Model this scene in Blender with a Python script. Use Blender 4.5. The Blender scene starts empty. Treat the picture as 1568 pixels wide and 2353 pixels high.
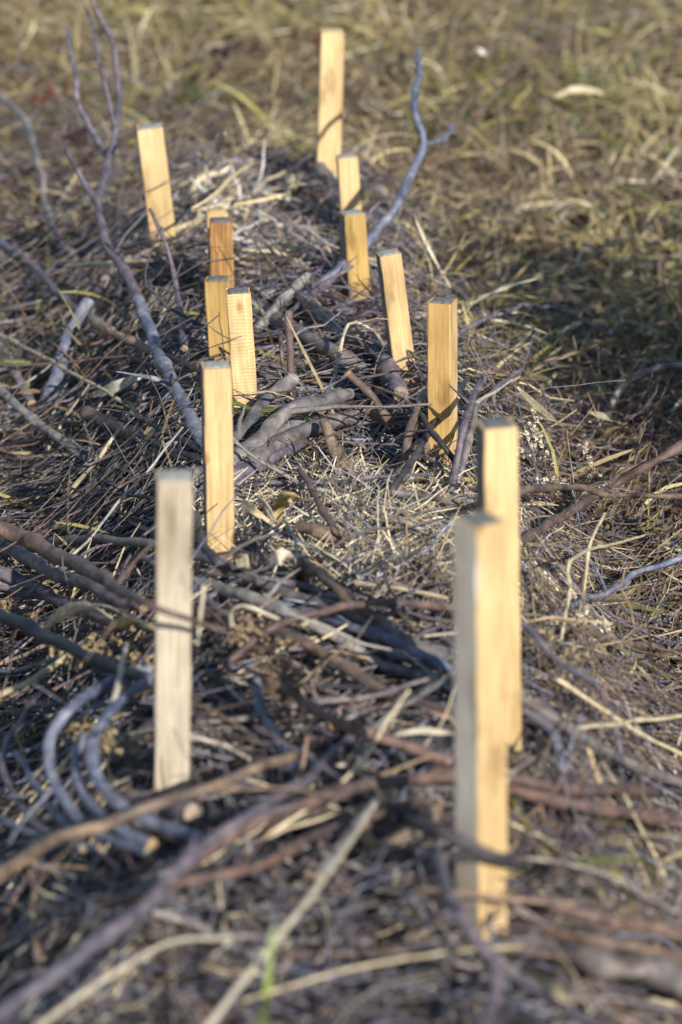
import bpy, math
import numpy as np
from mathutils import Vector

RNG = np.random.default_rng(20)
scn = bpy.context.scene
COL = scn.collection

# ------------------------------------------------------------------ camera
CAM = np.array([0.0, 0.0, 2.01])
PITCH = math.radians(19.96)
FPX = 6863.0                       # focal length in units of a 1568 x 2353 picture
cam_data = bpy.data.cameras.new('camera')
cam = bpy.data.objects.new('camera', cam_data)
COL.objects.link(cam)
cam.location = CAM
cam.rotation_euler = (math.radians(90) - PITCH, 0, 0)
cam_data.sensor_fit = 'VERTICAL'
cam_data.sensor_height = 36.0
cam_data.sensor_width = 24.0
cam_data.lens = 105.0
cam_data.clip_start = 0.05
cam_data.clip_end = 800
cam_data.dof.use_dof = True
cam_data.dof.focus_distance = 5.3
cam_data.dof.aperture_fstop = 2.9
cam_data.dof.aperture_blades = 9
scn.camera = cam

# ------------------------------------------------------------------ light
SUN_EL, SUN_AZ = math.radians(27), math.radians(25)       # azimuth: from behind the camera towards its right
to_sun = Vector((math.sin(SUN_AZ) * math.cos(SUN_EL), -math.cos(SUN_AZ) * math.cos(SUN_EL), math.sin(SUN_EL)))
world = bpy.data.worlds.new('World'); scn.world = world
world.use_nodes = True
wn = world.node_tree.nodes; wl = world.node_tree.links
sky = wn.new('ShaderNodeTexSky'); sky.sky_type = 'NISHITA'; sky.sun_disc = False
sky.sun_elevation = SUN_EL
sky.sun_rotation = math.atan2(to_sun.x, to_sun.y)
sky.air_density = 1.0; sky.dust_density = 0.2; sky.ozone_density = 2.0
bg = wn['Background']; bg.inputs['Strength'].default_value = 0.108
wl.new(sky.outputs[0], bg.inputs[0])
sun_data = bpy.data.lights.new('sun', 'SUN'); sun_data.energy = 5.0
sun_data.angle = math.radians(0.53); sun_data.color = (1.0, 0.945, 0.86)
sun = bpy.data.objects.new('sun', sun_data); COL.objects.link(sun)
sun.rotation_euler = to_sun.to_track_quat('Z', 'Y').to_euler()
sun.location = (3, -4, 5)
scn.view_settings.view_transform = 'Standard'
scn.view_settings.look = 'None'
scn.view_settings.exposure = 0.38
scn.view_settings.gamma = 1.0
scn.view_settings.use_curve_mapping = False
scn.cycles.max_bounces = 6
scn.cycles.diffuse_bounces = 3
scn.cycles.glossy_bounces = 2
scn.cycles.transmission_bounces = 3
scn.cycles.use_denoising = True

# ------------------------------------------------------------------ terrain functions
def sstep(a, b, x):
    t = np.clip((x - a) / (b - a), 0, 1); return t * t * (3 - 2 * t)
def wob(x, y, s, k=0.0):
    return (np.sin(x * 1.7 * s + 1.3 + k) * np.cos(y * 1.3 * s + 0.4 - k) + 0.6 * np.sin(x * 3.1 * s - y * 2.3 * s + 2.1 + k)
            + 0.4 * np.cos(x * 5.3 * s + y * 4.7 * s + 0.7 * k)) / 2.0
def cx(y):
    return 0.01 - 0.2 * sstep(4.2, 7.6, y)
def mound(x, y):
    u = np.abs(x - cx(y))
    w = 0.60 + 0.05 * np.sin(y * 2.1 + 0.5) + 0.25 * sstep(3.4, 2.6, y)
    return sstep(w, 0.20, u) * sstep(1.6, 2.4, y) * sstep(8.5, 7.4, y)
def base(x, y):
    far = sstep(8.0, 16.0, y)
    return 0.025 * wob(x, y, 1.6) + 0.02 * wob(x, y, 4.0, 1.0) + 0.05 * wob(x, y, 7.0, 4.0) * sstep(0.4, 0.8, np.abs(x - cx(y)) + sstep(7.5, 9, y)) + far * 0.15 - 0.05 * sstep(0.5, 1.0, x) * sstep(3.5, 5, y) * sstep(8, 6.5, y)
def top(x, y):
    m = mound(x, y)
    return base(x, y) * (1 - 0.7 * m) + m * (0.28 - 0.07 * sstep(6.2, 7.3, y) + 0.02 * wob(x, y, 5.0, 2.0) + 0.02 * wob(x, y, 15.0, 6.0))

FWD = np.array([0, math.cos(PITCH), -math.sin(PITCH)])
UPV = np.array([0, math.sin(PITCH), math.cos(PITCH)])
def ray(px, py):
    return FWD + np.array([1.0, 0, 0]) * ((px - 784) / FPX) + UPV * (-(py - 1176.5) / FPX)
TS = np.linspace(1.5, 18, 3000)
def at(px, py, dz=0.0):
    d = ray(px, py)
    P = CAM + TS[:, None] * d
    g = P[:, 2] - (top(P[:, 0], P[:, 1]) + dz)
    i = int(np.argmax(g < 0))
    if i == 0: return CAM + 12 * d
    a = g[i - 1] / (g[i - 1] - g[i])
    return P[i - 1] + a * (P[i] - P[i - 1])
def atY(px, py, Y):
    d = ray(px, py); return CAM + d * (Y / d[1])
def depth(p): return float(np.dot(np.asarray(p) - CAM, FWD))
def _lifted(c):
    p = at(c[0], c[1], c[2] + 0.022)
    return at(c[0], c[1], c[2] + 0.022 + 0.04 * (1 - float(mound(p[0], p[1]))))
def P3(c):
    return atY(c[0], c[1], c[2]) if c[2] > 1.5 else _lifted(c)

# ------------------------------------------------------------------ materials
def new_mat(name):
    m = bpy.data.materials.new(name); m.use_nodes = True
    nt = m.node_tree; return m, nt.nodes, nt.links, nt.nodes['Principled BSDF'], nt.nodes['Material Output']
def tex_noise(n, scale, detail=4, rough=0.6):
    t = n.new('ShaderNodeTexNoise'); t.inputs['Scale'].default_value = scale
    t.inputs['Detail'].default_value = detail; t.inputs['Roughness'].default_value = rough; return t
def ramp(n, stops):
    r = n.new('ShaderNodeValToRGB'); e = r.color_ramp.elements
    e[0].position, e[0].color = stops[0][0], (*stops[0][1], 1)
    e[1].position, e[1].color = stops[-1][0], (*stops[-1][1], 1)
    for p, c in stops[1:-1]:
        q = e.new(p); q.color = (*c, 1)
    return r
def mixcol(n, l, a, b, fac, mode='MULTIPLY'):
    m = n.new('ShaderNodeMix'); m.data_type = 'RGBA'; m.blend_type = mode
    for sock, v in ((m.inputs[0], fac), (m.inputs[6], a), (m.inputs[7], b)):
        if isinstance(v, bpy.types.NodeSocket): l.new(v, sock)
        elif isinstance(v, (int, float)): sock.default_value = v
        else: sock.default_value = (*v, 1)
    return m.outputs[2]

def make_bark():
    m, n, l, b, o = new_mat('bark')
    at_ = n.new('ShaderNodeAttribute'); at_.attribute_name = 'Col'
    tc = n.new('ShaderNodeTexCoord')
    n1 = tex_noise(n, 45, 5, 0.65); l.new(tc.outputs['Object'], n1.inputs['Vector'])
    r1 = ramp(n, [(0.28, (0.45, 0.4, 0.38)), (0.5, (0.95, 0.95, 0.95)), (0.72, (1.6, 1.57, 1.5))]); l.new(n1.outputs[0], r1.inputs[0])
    c1 = mixcol(n, l, at_.outputs['Color'], r1.outputs[0], 1.0)
    n3 = tex_noise(n, 11, 3, 0.6); l.new(tc.outputs['Object'], n3.inputs['Vector'])
    r5 = ramp(n, [(0.35, (0.62, 0.66, 0.75)), (0.5, (1, 1, 1)), (0.65, (1.3, 1.2, 1.1))]); l.new(n3.outputs[0], r5.inputs[0])
    c1 = mixcol(n, l, c1, r5.outputs[0], 1.0)
    v = n.new('ShaderNodeTexVoronoi'); v.inputs['Scale'].default_value = 190; l.new(tc.outputs['Object'], v.inputs['Vector'])
    r2 = ramp(n, [(0.0, (0.35, 0.33, 0.32)), (0.25, (1, 1, 1))]); l.new(v.outputs['Distance'], r2.inputs[0])
    c2 = mixcol(n, l, c1, r2.outputs[0], 0.8)
    l.new(c2, b.inputs['Base Color'])
    b.inputs['Roughness'].default_value = 0.52; b.inputs['Specular IOR Level'].default_value = 0.4
    n2 = tex_noise(n, 260, 3); l.new(tc.outputs['Object'], n2.inputs['Vector'])
    bu = n.new('ShaderNodeBump'); bu.inputs['Strength'].default_value = 0.9; bu.inputs['Distance'].default_value = 0.0025
    l.new(n2.outputs[0], bu.inputs['Height']); l.new(bu.outputs[0], b.inputs['Normal'])
    return m
def make_blade(name, transl=0.16, rough=0.55, spec=0.25):
    m, n, l, b, o = new_mat(name)
    at_ = n.new('ShaderNodeAttribute'); at_.attribute_name = 'Col'
    tc = n.new('ShaderNodeTexCoord')
    n1 = tex_noise(n, 60, 3); l.new(tc.outputs['Object'], n1.inputs['Vector'])
    r1 = ramp(n, [(0.3, (0.7, 0.66, 0.6)), (0.7, (1.2, 1.2, 1.2))]); l.new(n1.outputs[0], r1.inputs[0])
    c = mixcol(n, l, at_.outputs['Color'], r1.outputs[0], 1.0)
    l.new(c, b.inputs['Base Color'])
    b.inputs['Roughness'].default_value = rough; b.inputs['Specular IOR Level'].default_value = spec
    t = n.new('ShaderNodeBsdfTranslucent'); l.new(c, t.inputs['Color'])
    mx = n.new('ShaderNodeMixShader'); mx.inputs[0].default_value = transl
    l.new(b.outputs[0], mx.inputs[1]); l.new(t.outputs[0], mx.inputs[2]); l.new(mx.outputs[0], o.inputs['Surface'])
    return m
def make_wood(name, light, dark, saw=0.3, blotch=0.35, seed=0.0):
    m, n, l, b, o = new_mat(name)
    tc = n.new('ShaderNodeTexCoord')
    mp = n.new('ShaderNodeMapping'); mp.inputs['Scale'].default_value = (1, 1, 0.045); mp.inputs['Location'].default_value = (seed, seed * 1.7, seed * 0.31)
    l.new(tc.outputs['Object'], mp.inputs['Vector'])
    g = tex_noise(n, 260, 5, 0.6); l.new(mp.outputs[0], g.inputs['Vector'])
    r = ramp(n, [(0.3, dark), (0.5, tuple(0.5 * (a + c) for a, c in zip(light, dark))), (0.62, light)]); l.new(g.outputs[0], r.inputs[0])
    w = tex_noise(n, 14, 3, 0.6); 
    mp2 = n.new('ShaderNodeMapping'); mp2.inputs['Scale'].default_value = (1, 1, 0.3); mp2.inputs['Location'].default_value = (seed * 2, seed, seed)
    l.new(tc.outputs['Object'], mp2.inputs['Vector']); l.new(mp2.outputs[0], w.inputs['Vector'])
    r2 = ramp(n, [(0.3, (1 - blotch, 1 - blotch * 1.15, 1 - blotch * 1.35)), (0.6, (1.06, 1.06, 1.06))]); l.new(w.outputs[0], r2.inputs[0])
    c = mixcol(n, l, r.outputs[0], r2.outputs[0], 1.0)
    # fine cross-cut marks of the saw
    wv = n.new('ShaderNodeTexWave'); wv.bands_direction = 'Z'; wv.inputs['Scale'].default_value = 48 + 9 * math.sin(seed * 3)
    wv.inputs['Distortion'].default_value = 7.0; wv.inputs['Detail'].default_value = 3; wv.inputs['Detail Scale'].default_value = 0.6
    l.new(tc.outputs['Object'], wv.inputs['Vector'])
    pm = tex_noise(n, 9, 2); l.new(tc.outputs['Object'], pm.inputs['Vector'])
    pr = ramp(n, [(0.45, (0, 0, 0)), (0.65, (saw, saw, saw))]); l.new(pm.outputs[0], pr.inputs[0])
    r3 = ramp(n, [(0.1, (0.62, 0.52, 0.4)), (0.6, (1.05, 1.05, 1.05))]); l.new(wv.outputs[0], r3.inputs[0])
    c = mixcol(n, l, c, r3.outputs[0], pr.outputs[0])
    # grey dirt flecks
    d = tex_noise(n, 120, 4, 0.7); l.new(tc.outputs['Object'], d.inputs['Vector'])
    r4 = ramp(n, [(0.26, (0.45, 0.42, 0.4)), (0.36, (1, 1, 1))]); l.new(d.outputs[0], r4.inputs[0])
    c = mixcol(n, l, c, r4.outputs[0], 0.8)
    st = tex_noise(n, 7, 5, 0.65); mp3 = n.new('ShaderNodeMapping'); mp3.inputs['Scale'].default_value = (2.2, 2.2, 0.8); mp3.inputs['Location'].default_value = (seed * 3.1, seed, seed * 1.9)
    l.new(tc.outputs['Object'], mp3.inputs['Vector']); l.new(mp3.outputs[0], st.inputs['Vector'])
    r6 = ramp(n, [(0.33, (0.50, 0.46, 0.43)), (0.46, (1, 1, 1))]); l.new(st.outputs[0], r6.inputs[0])
    c = mixcol(n, l, c, r6.outputs[0], 0.75)
    vk = n.new('ShaderNodeTexVoronoi'); vk.inputs['Scale'].default_value = 10; mp4 = n.new('ShaderNodeMapping'); mp4.inputs['Scale'].default_value = (1.4, 1.4, 0.75); mp4.inputs['Location'].default_value = (seed, seed * 2.3, seed * 0.7)
    l.new(tc.outputs['Object'], mp4.inputs['Vector']); l.new(mp4.outputs[0], vk.inputs['Vector'])
    r7 = ramp(n, [(0.05, (0.28, 0.17, 0.10)), (0.10, (0.75, 0.62, 0.5)), (0.14, (1, 1, 1))]); l.new(vk.outputs['Distance'], r7.inputs[0])
    c = mixcol(n, l, c, r7.outputs[0], 0.85)
    l.new(c, b.inputs['Base Color']); b.inputs['Roughness'].default_value = 0.75; b.inputs['Specular IOR Level'].default_value = 0.2
    ad = n.new('ShaderNodeMath'); ad.operation = 'ADD'; l.new(g.outputs[0], ad.inputs[0]); l.new(pr.outputs[0], ad.inputs[1])
    bu = n.new('ShaderNodeBump'); bu.inputs['Strength'].default_value = 0.35; bu.inputs['Distance'].default_value = 0.001
    l.new(ad.outputs[0], bu.inputs['Height']); l.new(bu.outputs[0], b.inputs['Normal'])
    return m
def make_endgrain(name, c0, c1):
    m, n, l, b, o = new_mat(name)
    tc = n.new('ShaderNodeTexCoord')
    wv = n.new('ShaderNodeTexWave'); wv.wave_type = 'RINGS'; wv.rings_direction = 'Z'; wv.inputs['Scale'].default_value = 26; wv.inputs['Distortion'].default_value = 3.0
    mp = n.new('ShaderNodeMapping'); mp.inputs['Location'].default_value = (0.03, 0.02, 0); l.new(tc.outputs['Object'], mp.inputs['Vector']); l.new(mp.outputs[0], wv.inputs['Vector'])
    nz = tex_noise(n, 150, 5, 0.7); l.new(tc.outputs['Object'], nz.inputs['Vector'])
    ad = n.new('ShaderNodeMath'); ad.operation = 'MULTIPLY_ADD'; l.new(wv.outputs[0], ad.inputs[0]); ad.inputs[1].default_value = 0.14; l.new(nz.outputs[0], ad.inputs[2])
    r = ramp(n, [(0.35, c0), (0.85, c1)]); l.new(ad.outputs[0], r.inputs[0]); l.new(r.outputs[0], b.inputs['Base Color'])
    b.inputs['Roughness'].default_value = 0.85
    bu = n.new('ShaderNodeBump'); bu.inputs['Strength'].default_value = 0.6; bu.inputs['Distance'].default_value = 0.001
    l.new(nz.outputs[0], bu.inputs['Height']); l.new(bu.outputs[0], b.inputs['Normal'])
    return m
def make_soil():
    m, n, l, b, o = new_mat('soil')
    tc = n.new('ShaderNodeTexCoord')
    n1 = tex_noise(n, 18, 8, 0.7); l.new(tc.outputs['Object'], n1.inputs['Vector'])
    r = ramp(n, [(0.3, (0.010, 0.008, 0.006)), (0.5, (0.028, 0.021, 0.013)), (0.7, (0.08, 0.06, 0.035))]); l.new(n1.outputs[0], r.inputs[0])
    l.new(r.outputs[0], b.inputs['Base Color']); b.inputs['Roughness'].default_value = 0.95; b.inputs['Specular IOR Level'].default_value = 0.1
    n2 = tex_noise(n, 90, 6, 0.7); l.new(tc.outputs['Object'], n2.inputs['Vector'])
    bu = n.new('ShaderNodeBump'); bu.inputs['Strength'].default_value = 1; bu.inputs['Distance'].default_value = 0.01
    l.new(n2.outputs[0], bu.inputs['Height']); l.new(bu.outputs[0], b.inputs['Normal'])
    return m
BARK, BLADE, STALK = make_bark(), make_blade('dry_blade'), make_blade('straw', 0.05, 0.45, 0.35)
SOIL = make_soil()
CUT = make_endgrain('fresh_cut', (0.20, 0.12, 0.065), (0.46, 0.32, 0.18))
CUTGREY = make_endgrain('old_cut', (0.16, 0.12, 0.09), (0.42, 0.33, 0.24))
TOPGREY = make_endgrain('weathered_end', (0.07, 0.068, 0.065), (0.24, 0.235, 0.225))
TOPPALE = make_endgrain('pale_end', (0.22, 0.21, 0.19), (0.46, 0.44, 0.40))
TOPTAN = make_endgrain('tan_end', (0.45, 0.30, 0.13), (0.72, 0.52, 0.27))

# ------------------------------------------------------------------ mesh helpers
def mesh_from(name, V, F, col=None, mat=None, smooth=True):
    """V (n,3), F (m,k) int array, col (n,3)"""
    me = bpy.data.meshes.new(name)
    V = np.ascontiguousarray(V, dtype=np.float32); F = np.ascontiguousarray(F, dtype=np.int32)
    me.vertices.add(len(V)); me.vertices.foreach_set('co', V.ravel())
    k = F.shape[1]
    me.loops.add(F.size); me.loops.foreach_set('vertex_index', F.ravel())
    me.polygons.add(len(F)); me.polygons.foreach_set('loop_start', np.arange(0, F.size, k, dtype=np.int32))
    me.polygons.foreach_set('loop_total', np.full(len(F), k, dtype=np.int32))
    if col is not None:
        a = me.attributes.new('Col', 'FLOAT_COLOR', 'POINT')
        c4 = np.ones((len(V), 4), dtype=np.float32); c4[:, :3] = col; a.data.foreach_set('color', c4.ravel())
    if mat: me.materials.append(mat)
    me.update(calc_edges=True); me.validate()
    if smooth: me.polygons.foreach_set('use_smooth', np.ones(len(F), dtype=bool))
    return me
def tubes(pts, rad, K=6, ref=None):
    """pts (N,S,3), rad (N,S) -> verts (N*S*K,3), quad faces"""
    N, S, _ = pts.shape
    t = np.gradient(pts, axis=1); t /= np.linalg.norm(t, axis=2, keepdims=True) + 1e-9
    if ref is None:
        mx = np.abs(t).max(axis=1); ax = np.argmin(mx, axis=1); ref = np.eye(3)[ax]
    u = np.cross(t, np.broadcast_to(ref[:, None, :], t.shape)); u /= np.linalg.norm(u, axis=2, keepdims=True) + 1e-9
    w = np.cross(t, u)
    a = np.arange(K) * 2 * np.pi / K
    V = pts[:, :, None, :] + rad[:, :, None, None] * (np.cos(a)[None, None, :, None] * u[:, :, None, :] + np.sin(a)[None, None, :, None] * w[:, :, None, :])
    i = np.arange(S - 1)[:, None]; j = np.arange(K)[None, :]
    q = np.stack([i * K + j, i * K + (j + 1) % K, (i + 1) * K + (j + 1) % K, (i + 1) * K + j], -1).reshape(-1, 4)
    F = (np.arange(N)[:, None, None] * (S * K) + q[None]).reshape(-1, 4)
    return V.reshape(-1, 3), F
def ribbons(pts, wid, side):
    """flat blades: pts (N,S,3), wid (N,S), side (N,3) roll vector"""
    N, S, _ = pts.shape
    t = np.gradient(pts, axis=1); t /= np.linalg.norm(t, axis=2, keepdims=True) + 1e-9
    u = np.cross(t, np.broadcast_to(side[:, None, :], t.shape)); u /= np.linalg.norm(u, axis=2, keepdims=True) + 1e-9
    V = np.stack([pts - u * wid[:, :, None] / 2, pts + u * wid[:, :, None] / 2], 2)
    i = np.arange(S - 1)
    q = np.stack([2 * i, 2 * i + 1, 2 * i + 3, 2 * i + 2], -1)
    F = (np.arange(N)[:, None, None] * (2 * S) + q[None]).reshape(-1, 4)
    return V.reshape(-1, 3), F
def link(name, me, parent=None, loc=None):
    o = bpy.data.objects.new(name, me); COL.objects.link(o)
    if loc is not None: o.location = loc
    if parent is not None: o.parent = parent
    return o
def tag(o, label=None, cat=None, group=None, kind=None):
    if label: o['label'] = label
    if cat: o['category'] = cat
    if group: o['group'] = group
    if kind: o['kind'] = kind
    return o
def catmull(P, n):
    P = np.asarray(P, float)
    if len(P) == 2: 
        return P[0] + (P[1] - P[0]) * np.linspace(0, 1, n)[:, None]
    Q = np.vstack([2 * P[0] - P[1], P, 2 * P[-1] - P[-2]])
    seg = np.linalg.norm(np.diff(P, axis=0), axis=1); s = np.concatenate([[0], np.cumsum(seg)]); tt = np.linspace(0, s[-1], n)
    out = np.empty((n, 3))
    for k, v in enumerate(tt):
        i = min(int(np.searchsorted(s, v, side='right')) - 1, len(P) - 2); u = (v - s[i]) / max(seg[i], 1e-9)
        a, b, c, d = Q[i], Q[i + 1], Q[i + 2], Q[i + 3]
        out[k] = 0.5 * (2 * b + (c - a) * u + (2 * a - 5 * b + 4 * c - d) * u * u + (3 * b - a - 3 * c + d) * u ** 3)
    return out
def smooth_noise(n, k, amp):
    c = RNG.normal(size=(k + 2, 3)); x = np.linspace(0, k + 0.999, n); i = x.astype(int); f = (x - i)[:, None]; f = f * f * (3 - 2 * f)
    return amp * (c[i] * (1 - f) + c[np.minimum(i + 1, k + 1)] * f)

# bark and straw colours (linear albedo)
BC = {'grey': (0.165, 0.148, 0.145), 'blue': (0.165, 0.178, 0.235), 'violet': (0.142, 0.122, 0.148), 'red': (0.14, 0.092, 0.08),
      'brown': (0.14, 0.103, 0.082), 'dark': (0.046, 0.043, 0.05), 'tan': (0.22, 0.162, 0.12), 'pale': (0.46, 0.41, 0.32), 'straw': (0.53, 0.455, 0.30),
      'ash': (0.25, 0.232, 0.215)}

def branch_parts(name, P, r0, r1, col, parent=None, K=10, rough=1.0, mat=None, cuts=(True, True), nodes=0, cutmat=None, kink=1.0):
    """one branch as a mesh object with its origin at its first point; cut ends become child discs"""
    L = np.linalg.norm(np.diff(P, axis=0), axis=1).sum()
    n = int(np.clip(L / 0.016, 8, 70))
    C = catmull(P, n)
    env = np.sin(np.linspace(0, np.pi, n))[:, None] ** 0.5
    C = C + (smooth_noise(n, max(2, int(L / 0.09)), 0.0042 * kink * min(1, 0.3 + L)) + smooth_noise(n, max(3, int(L / 0.03)), 0.0009 * kink)) * env
    R = np.linspace(r0, r1, n) * (1 + 0.05 * rough * RNG.normal(size=n).clip(-1.5, 1.5)) * (1 + smooth_noise(n, max(3, int(L / 0.05)), 0.05 * rough)[:, 0].clip(-.2, .25))
    if nodes:
        for q in np.linspace(0.12, 0.9, nodes):
            i = int(q * n); R[max(0, i - 1):i + 1] *= 1.22
    loc = C[0].copy()
    V, F = tubes((C - loc)[None], R[None], K)
    V = V + RNG.normal(size=V.shape) * (0.035 * rough * np.repeat(R, K)[:, None])
    cc = np.array(col)[None] * (1 + 0.12 * RNG.normal(size=(len(V), 1))).clip(0.6, 1.5)
    me = mesh_from(name, V, F, cc, mat or BARK)
    ploc = np.array(parent['_o']) if parent is not None else np.zeros(3)
    o = link(name, me, parent, loc - ploc)
    o['_o'] = [float(v) for v in loc]
    for end, on in ((0, cuts[0]), (n - 1, cuts[1])):
        if not on or parent is not None: 
            continue
        ring = V.reshape(n, K, 3)[end]; t = C[1] - C[0] if end == 0 else C[-1] - C[-2]
        t = t / np.linalg.norm(t) * (-1 if end == 0 else 1)
        c = ring.mean(0) + t * R[end] * (0.25 + 0.3 * RNG.random())
        mid = ring * 0.55 + c * 0.45 + RNG.normal(size=ring.shape) * R[end] * 0.08
        VV = np.vstack([ring * 1.0 + t * 0.0005, mid, c[None]])
        FF = [[i, (i + 1) % K, K + (i + 1) % K, K + i] for i in range(K)]
        m2 = mesh_from('cut_end', VV, np.array(FF + [[K + i, K + (i + 1) % K, 2 * K, 2 * K] for i in range(K)])[:K], None, cutmat or CUT, False)
        import bmesh
        bm = bmesh.new(); bm.from_mesh(m2); bm.verts.ensure_lookup_table()
        for i in range(K):
            bm.faces.new((bm.verts[K + i], bm.verts[K + (i + 1) % K], bm.verts[2 * K]))
        bmesh.ops.recalc_face_normals(bm, faces=bm.faces); bm.to_mesh(m2); bm.free()
        link('cut_end', m2, o)
    return o, C, R
def side_twigs(o, C, R, count, lmin, lmax, col, K=6):
    n = len(C)
    for k in range(count):
        i = int(RNG.uniform(0.15, 0.95) * (n - 1)); t = C[min(i + 1, n - 1)] - C[max(i - 1, 0)]; t /= np.linalg.norm(t)
        s = RNG.normal(size=3); s[2] = abs(s[2]) * 0.5; s -= t * np.dot(s, t); s /= np.linalg.norm(s)
        d = t * RNG.uniform(0.5, 1.1) + s; d /= np.linalg.norm(d)
        L = RNG.uniform(lmin, lmax); b = RNG.normal(size=3) * 0.15 * L; b[2] *= 0.4
        P = [C[i], C[i] + d * L * 0.5 + b, C[i] + d * L + b * 2.2 + np.array([0, 0, -0.1 * L])]
        branch_parts('side_twig', P, R[i] * RNG.uniform(0.4, 0.6), 0.0009, col, o, K, cuts=(False, False))

# ------------------------------------------------------------------ setting: ground with the bed of the brush heap
gx = np.concatenate([np.linspace(-400, -6, 14)[:-1], np.linspace(-6, -1.5, 40)[:-1], np.linspace(-1.5, 1.5, 90), np.linspace(1.5, 6, 40)[1:], np.linspace(6, 400, 14)[1:]])
gy = np.concatenate([np.linspace(-300, -3, 14)[:-1], np.linspace(-3, 2, 24)[:-1], np.linspace(2, 12, 220), np.linspace(12, 24, 50)[1:], np.linspace(24, 500, 16)[1:]])
X, Y = np.meshgrid(gx, gy)
Z = top(X, Y) - 0.16 * mound(X, Y) - 0.04 + 0.012 * wob(X, Y, 22.0) * mound(X, Y)
nx, ny = len(gx), len(gy)
ii, jj = np.meshgrid(np.arange(nx - 1), np.arange(ny - 1)); q = (jj * nx + ii).ravel()
ground = link('ground', mesh_from('ground', np.stack([X, Y, Z], -1).reshape(-1, 3), np.stack([q, q + 1, q + nx + 1, q + nx], -1), None, SOIL))
tag(ground, kind='structure')

# ------------------------------------------------------------------ stakes
ORANGE = ((0.64, 0.42, 0.17), (0.49, 0.295, 0.105))
YELLOW = ((0.67, 0.485, 0.25), (0.48, 0.33, 0.16))
CREAM = ((0.70, 0.52, 0.275), (0.51, 0.36, 0.175))
PALE = ((0.58, 0.50, 0.39), (0.37, 0.31, 0.235))
OLIVE = ((0.50, 0.33, 0.115), (0.34, 0.22, 0.08))
RUST = ((0.52, 0.31, 0.12), (0.25, 0.12, 0.05))
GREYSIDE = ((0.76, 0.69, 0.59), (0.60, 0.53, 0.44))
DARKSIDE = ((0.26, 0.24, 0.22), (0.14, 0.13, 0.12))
# name, top-centre px, base-centre px, width px of the full square, yaw deg, wood, side wood, top material, saw marks, label
STAKES = [
 (1103, 1192, 1108, 2200, 90, 37, YELLOW, GREYSIDE, TOPGREY, 0.3, 'foremost square wooden stake, grey on its shaded side, crossed low down by a dark twig'),
 (1141, 972, 1152, 1745, 81, 12, YELLOW, DARKSIDE, TOPGREY, 0.2, 'tall yellow square stake standing partly hidden directly behind the foremost stake'),
 (1017, 690, 1018, 1078, 56, -20, ORANGE, YELLOW, TOPGREY, 0.1, 'golden stake with a dark grey top and a twig shadow, beside the darkened grass ditch'),
 (893, 580, 932, 888, 51, 11, YELLOW, DARKSIDE, TOPPALE, 0.15, 'leaning pale yellow stake next to the golden stake with the dark grey top'),
 (809, 488, 823, 705, 51, 17, OLIVE, DARKSIDE, TOPPALE, 0.1, 'olive stained short stake with a dark knot near its foot, overlapping the stake behind'),
 (797, 358, 812, 570, 47, 6, YELLOW, DARKSIDE, TOPPALE, 0.1, 'light stake half hidden behind the olive stained stake'),
 (763, 70, 752, 440, 54, 5, CREAM, YELLOW, TOPTAN, 0.1, 'farthest and tallest looking cream stake at the back of the brush row'),
 (401, 1092, 394, 1870, 82, 5, PALE, DARKSIDE, TOPPALE, 0.15, 'bleached whitish stake, front one of the row facing the foremost stake'),
 (496, 838, 507, 1310, 66, 8, YELLOW, DARKSIDE, TOPPALE, 0.08, 'smooth bright yellow stake behind the bleached stake, thick branches fanning out at its back'),
 (547, 668, 570, 1005, 57, 4, CREAM, DARKSIDE, TOPGREY, 0.95, 'rough sawn cream stake with cross ripples near its foot'),
 (499, 640, 514, 870, 54, -4, OLIVE, YELLOW, TOPGREY, 0.1, 'amber stake with a grey stained top corner, just behind the rough sawn stake'),
 (507, 505, 514, 735, 53, 3, RUST, YELLOW, TOPGREY, 0.6, 'rust brown streaked stake with rough dark patches'),
 (499, 484, 505, 690, 48, 3, YELLOW, YELLOW, TOPTAN, 0.1, 'pale stake of which only the top edge shows above the rust brown stake'),
 (344, 290, 381, 582, 59, 4, CREAM, YELLOW, TOPPALE, 0.5, 'cream stake tilting outward near the tall forked branch'),
]
STAKE_POS = []
import bmesh
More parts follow.
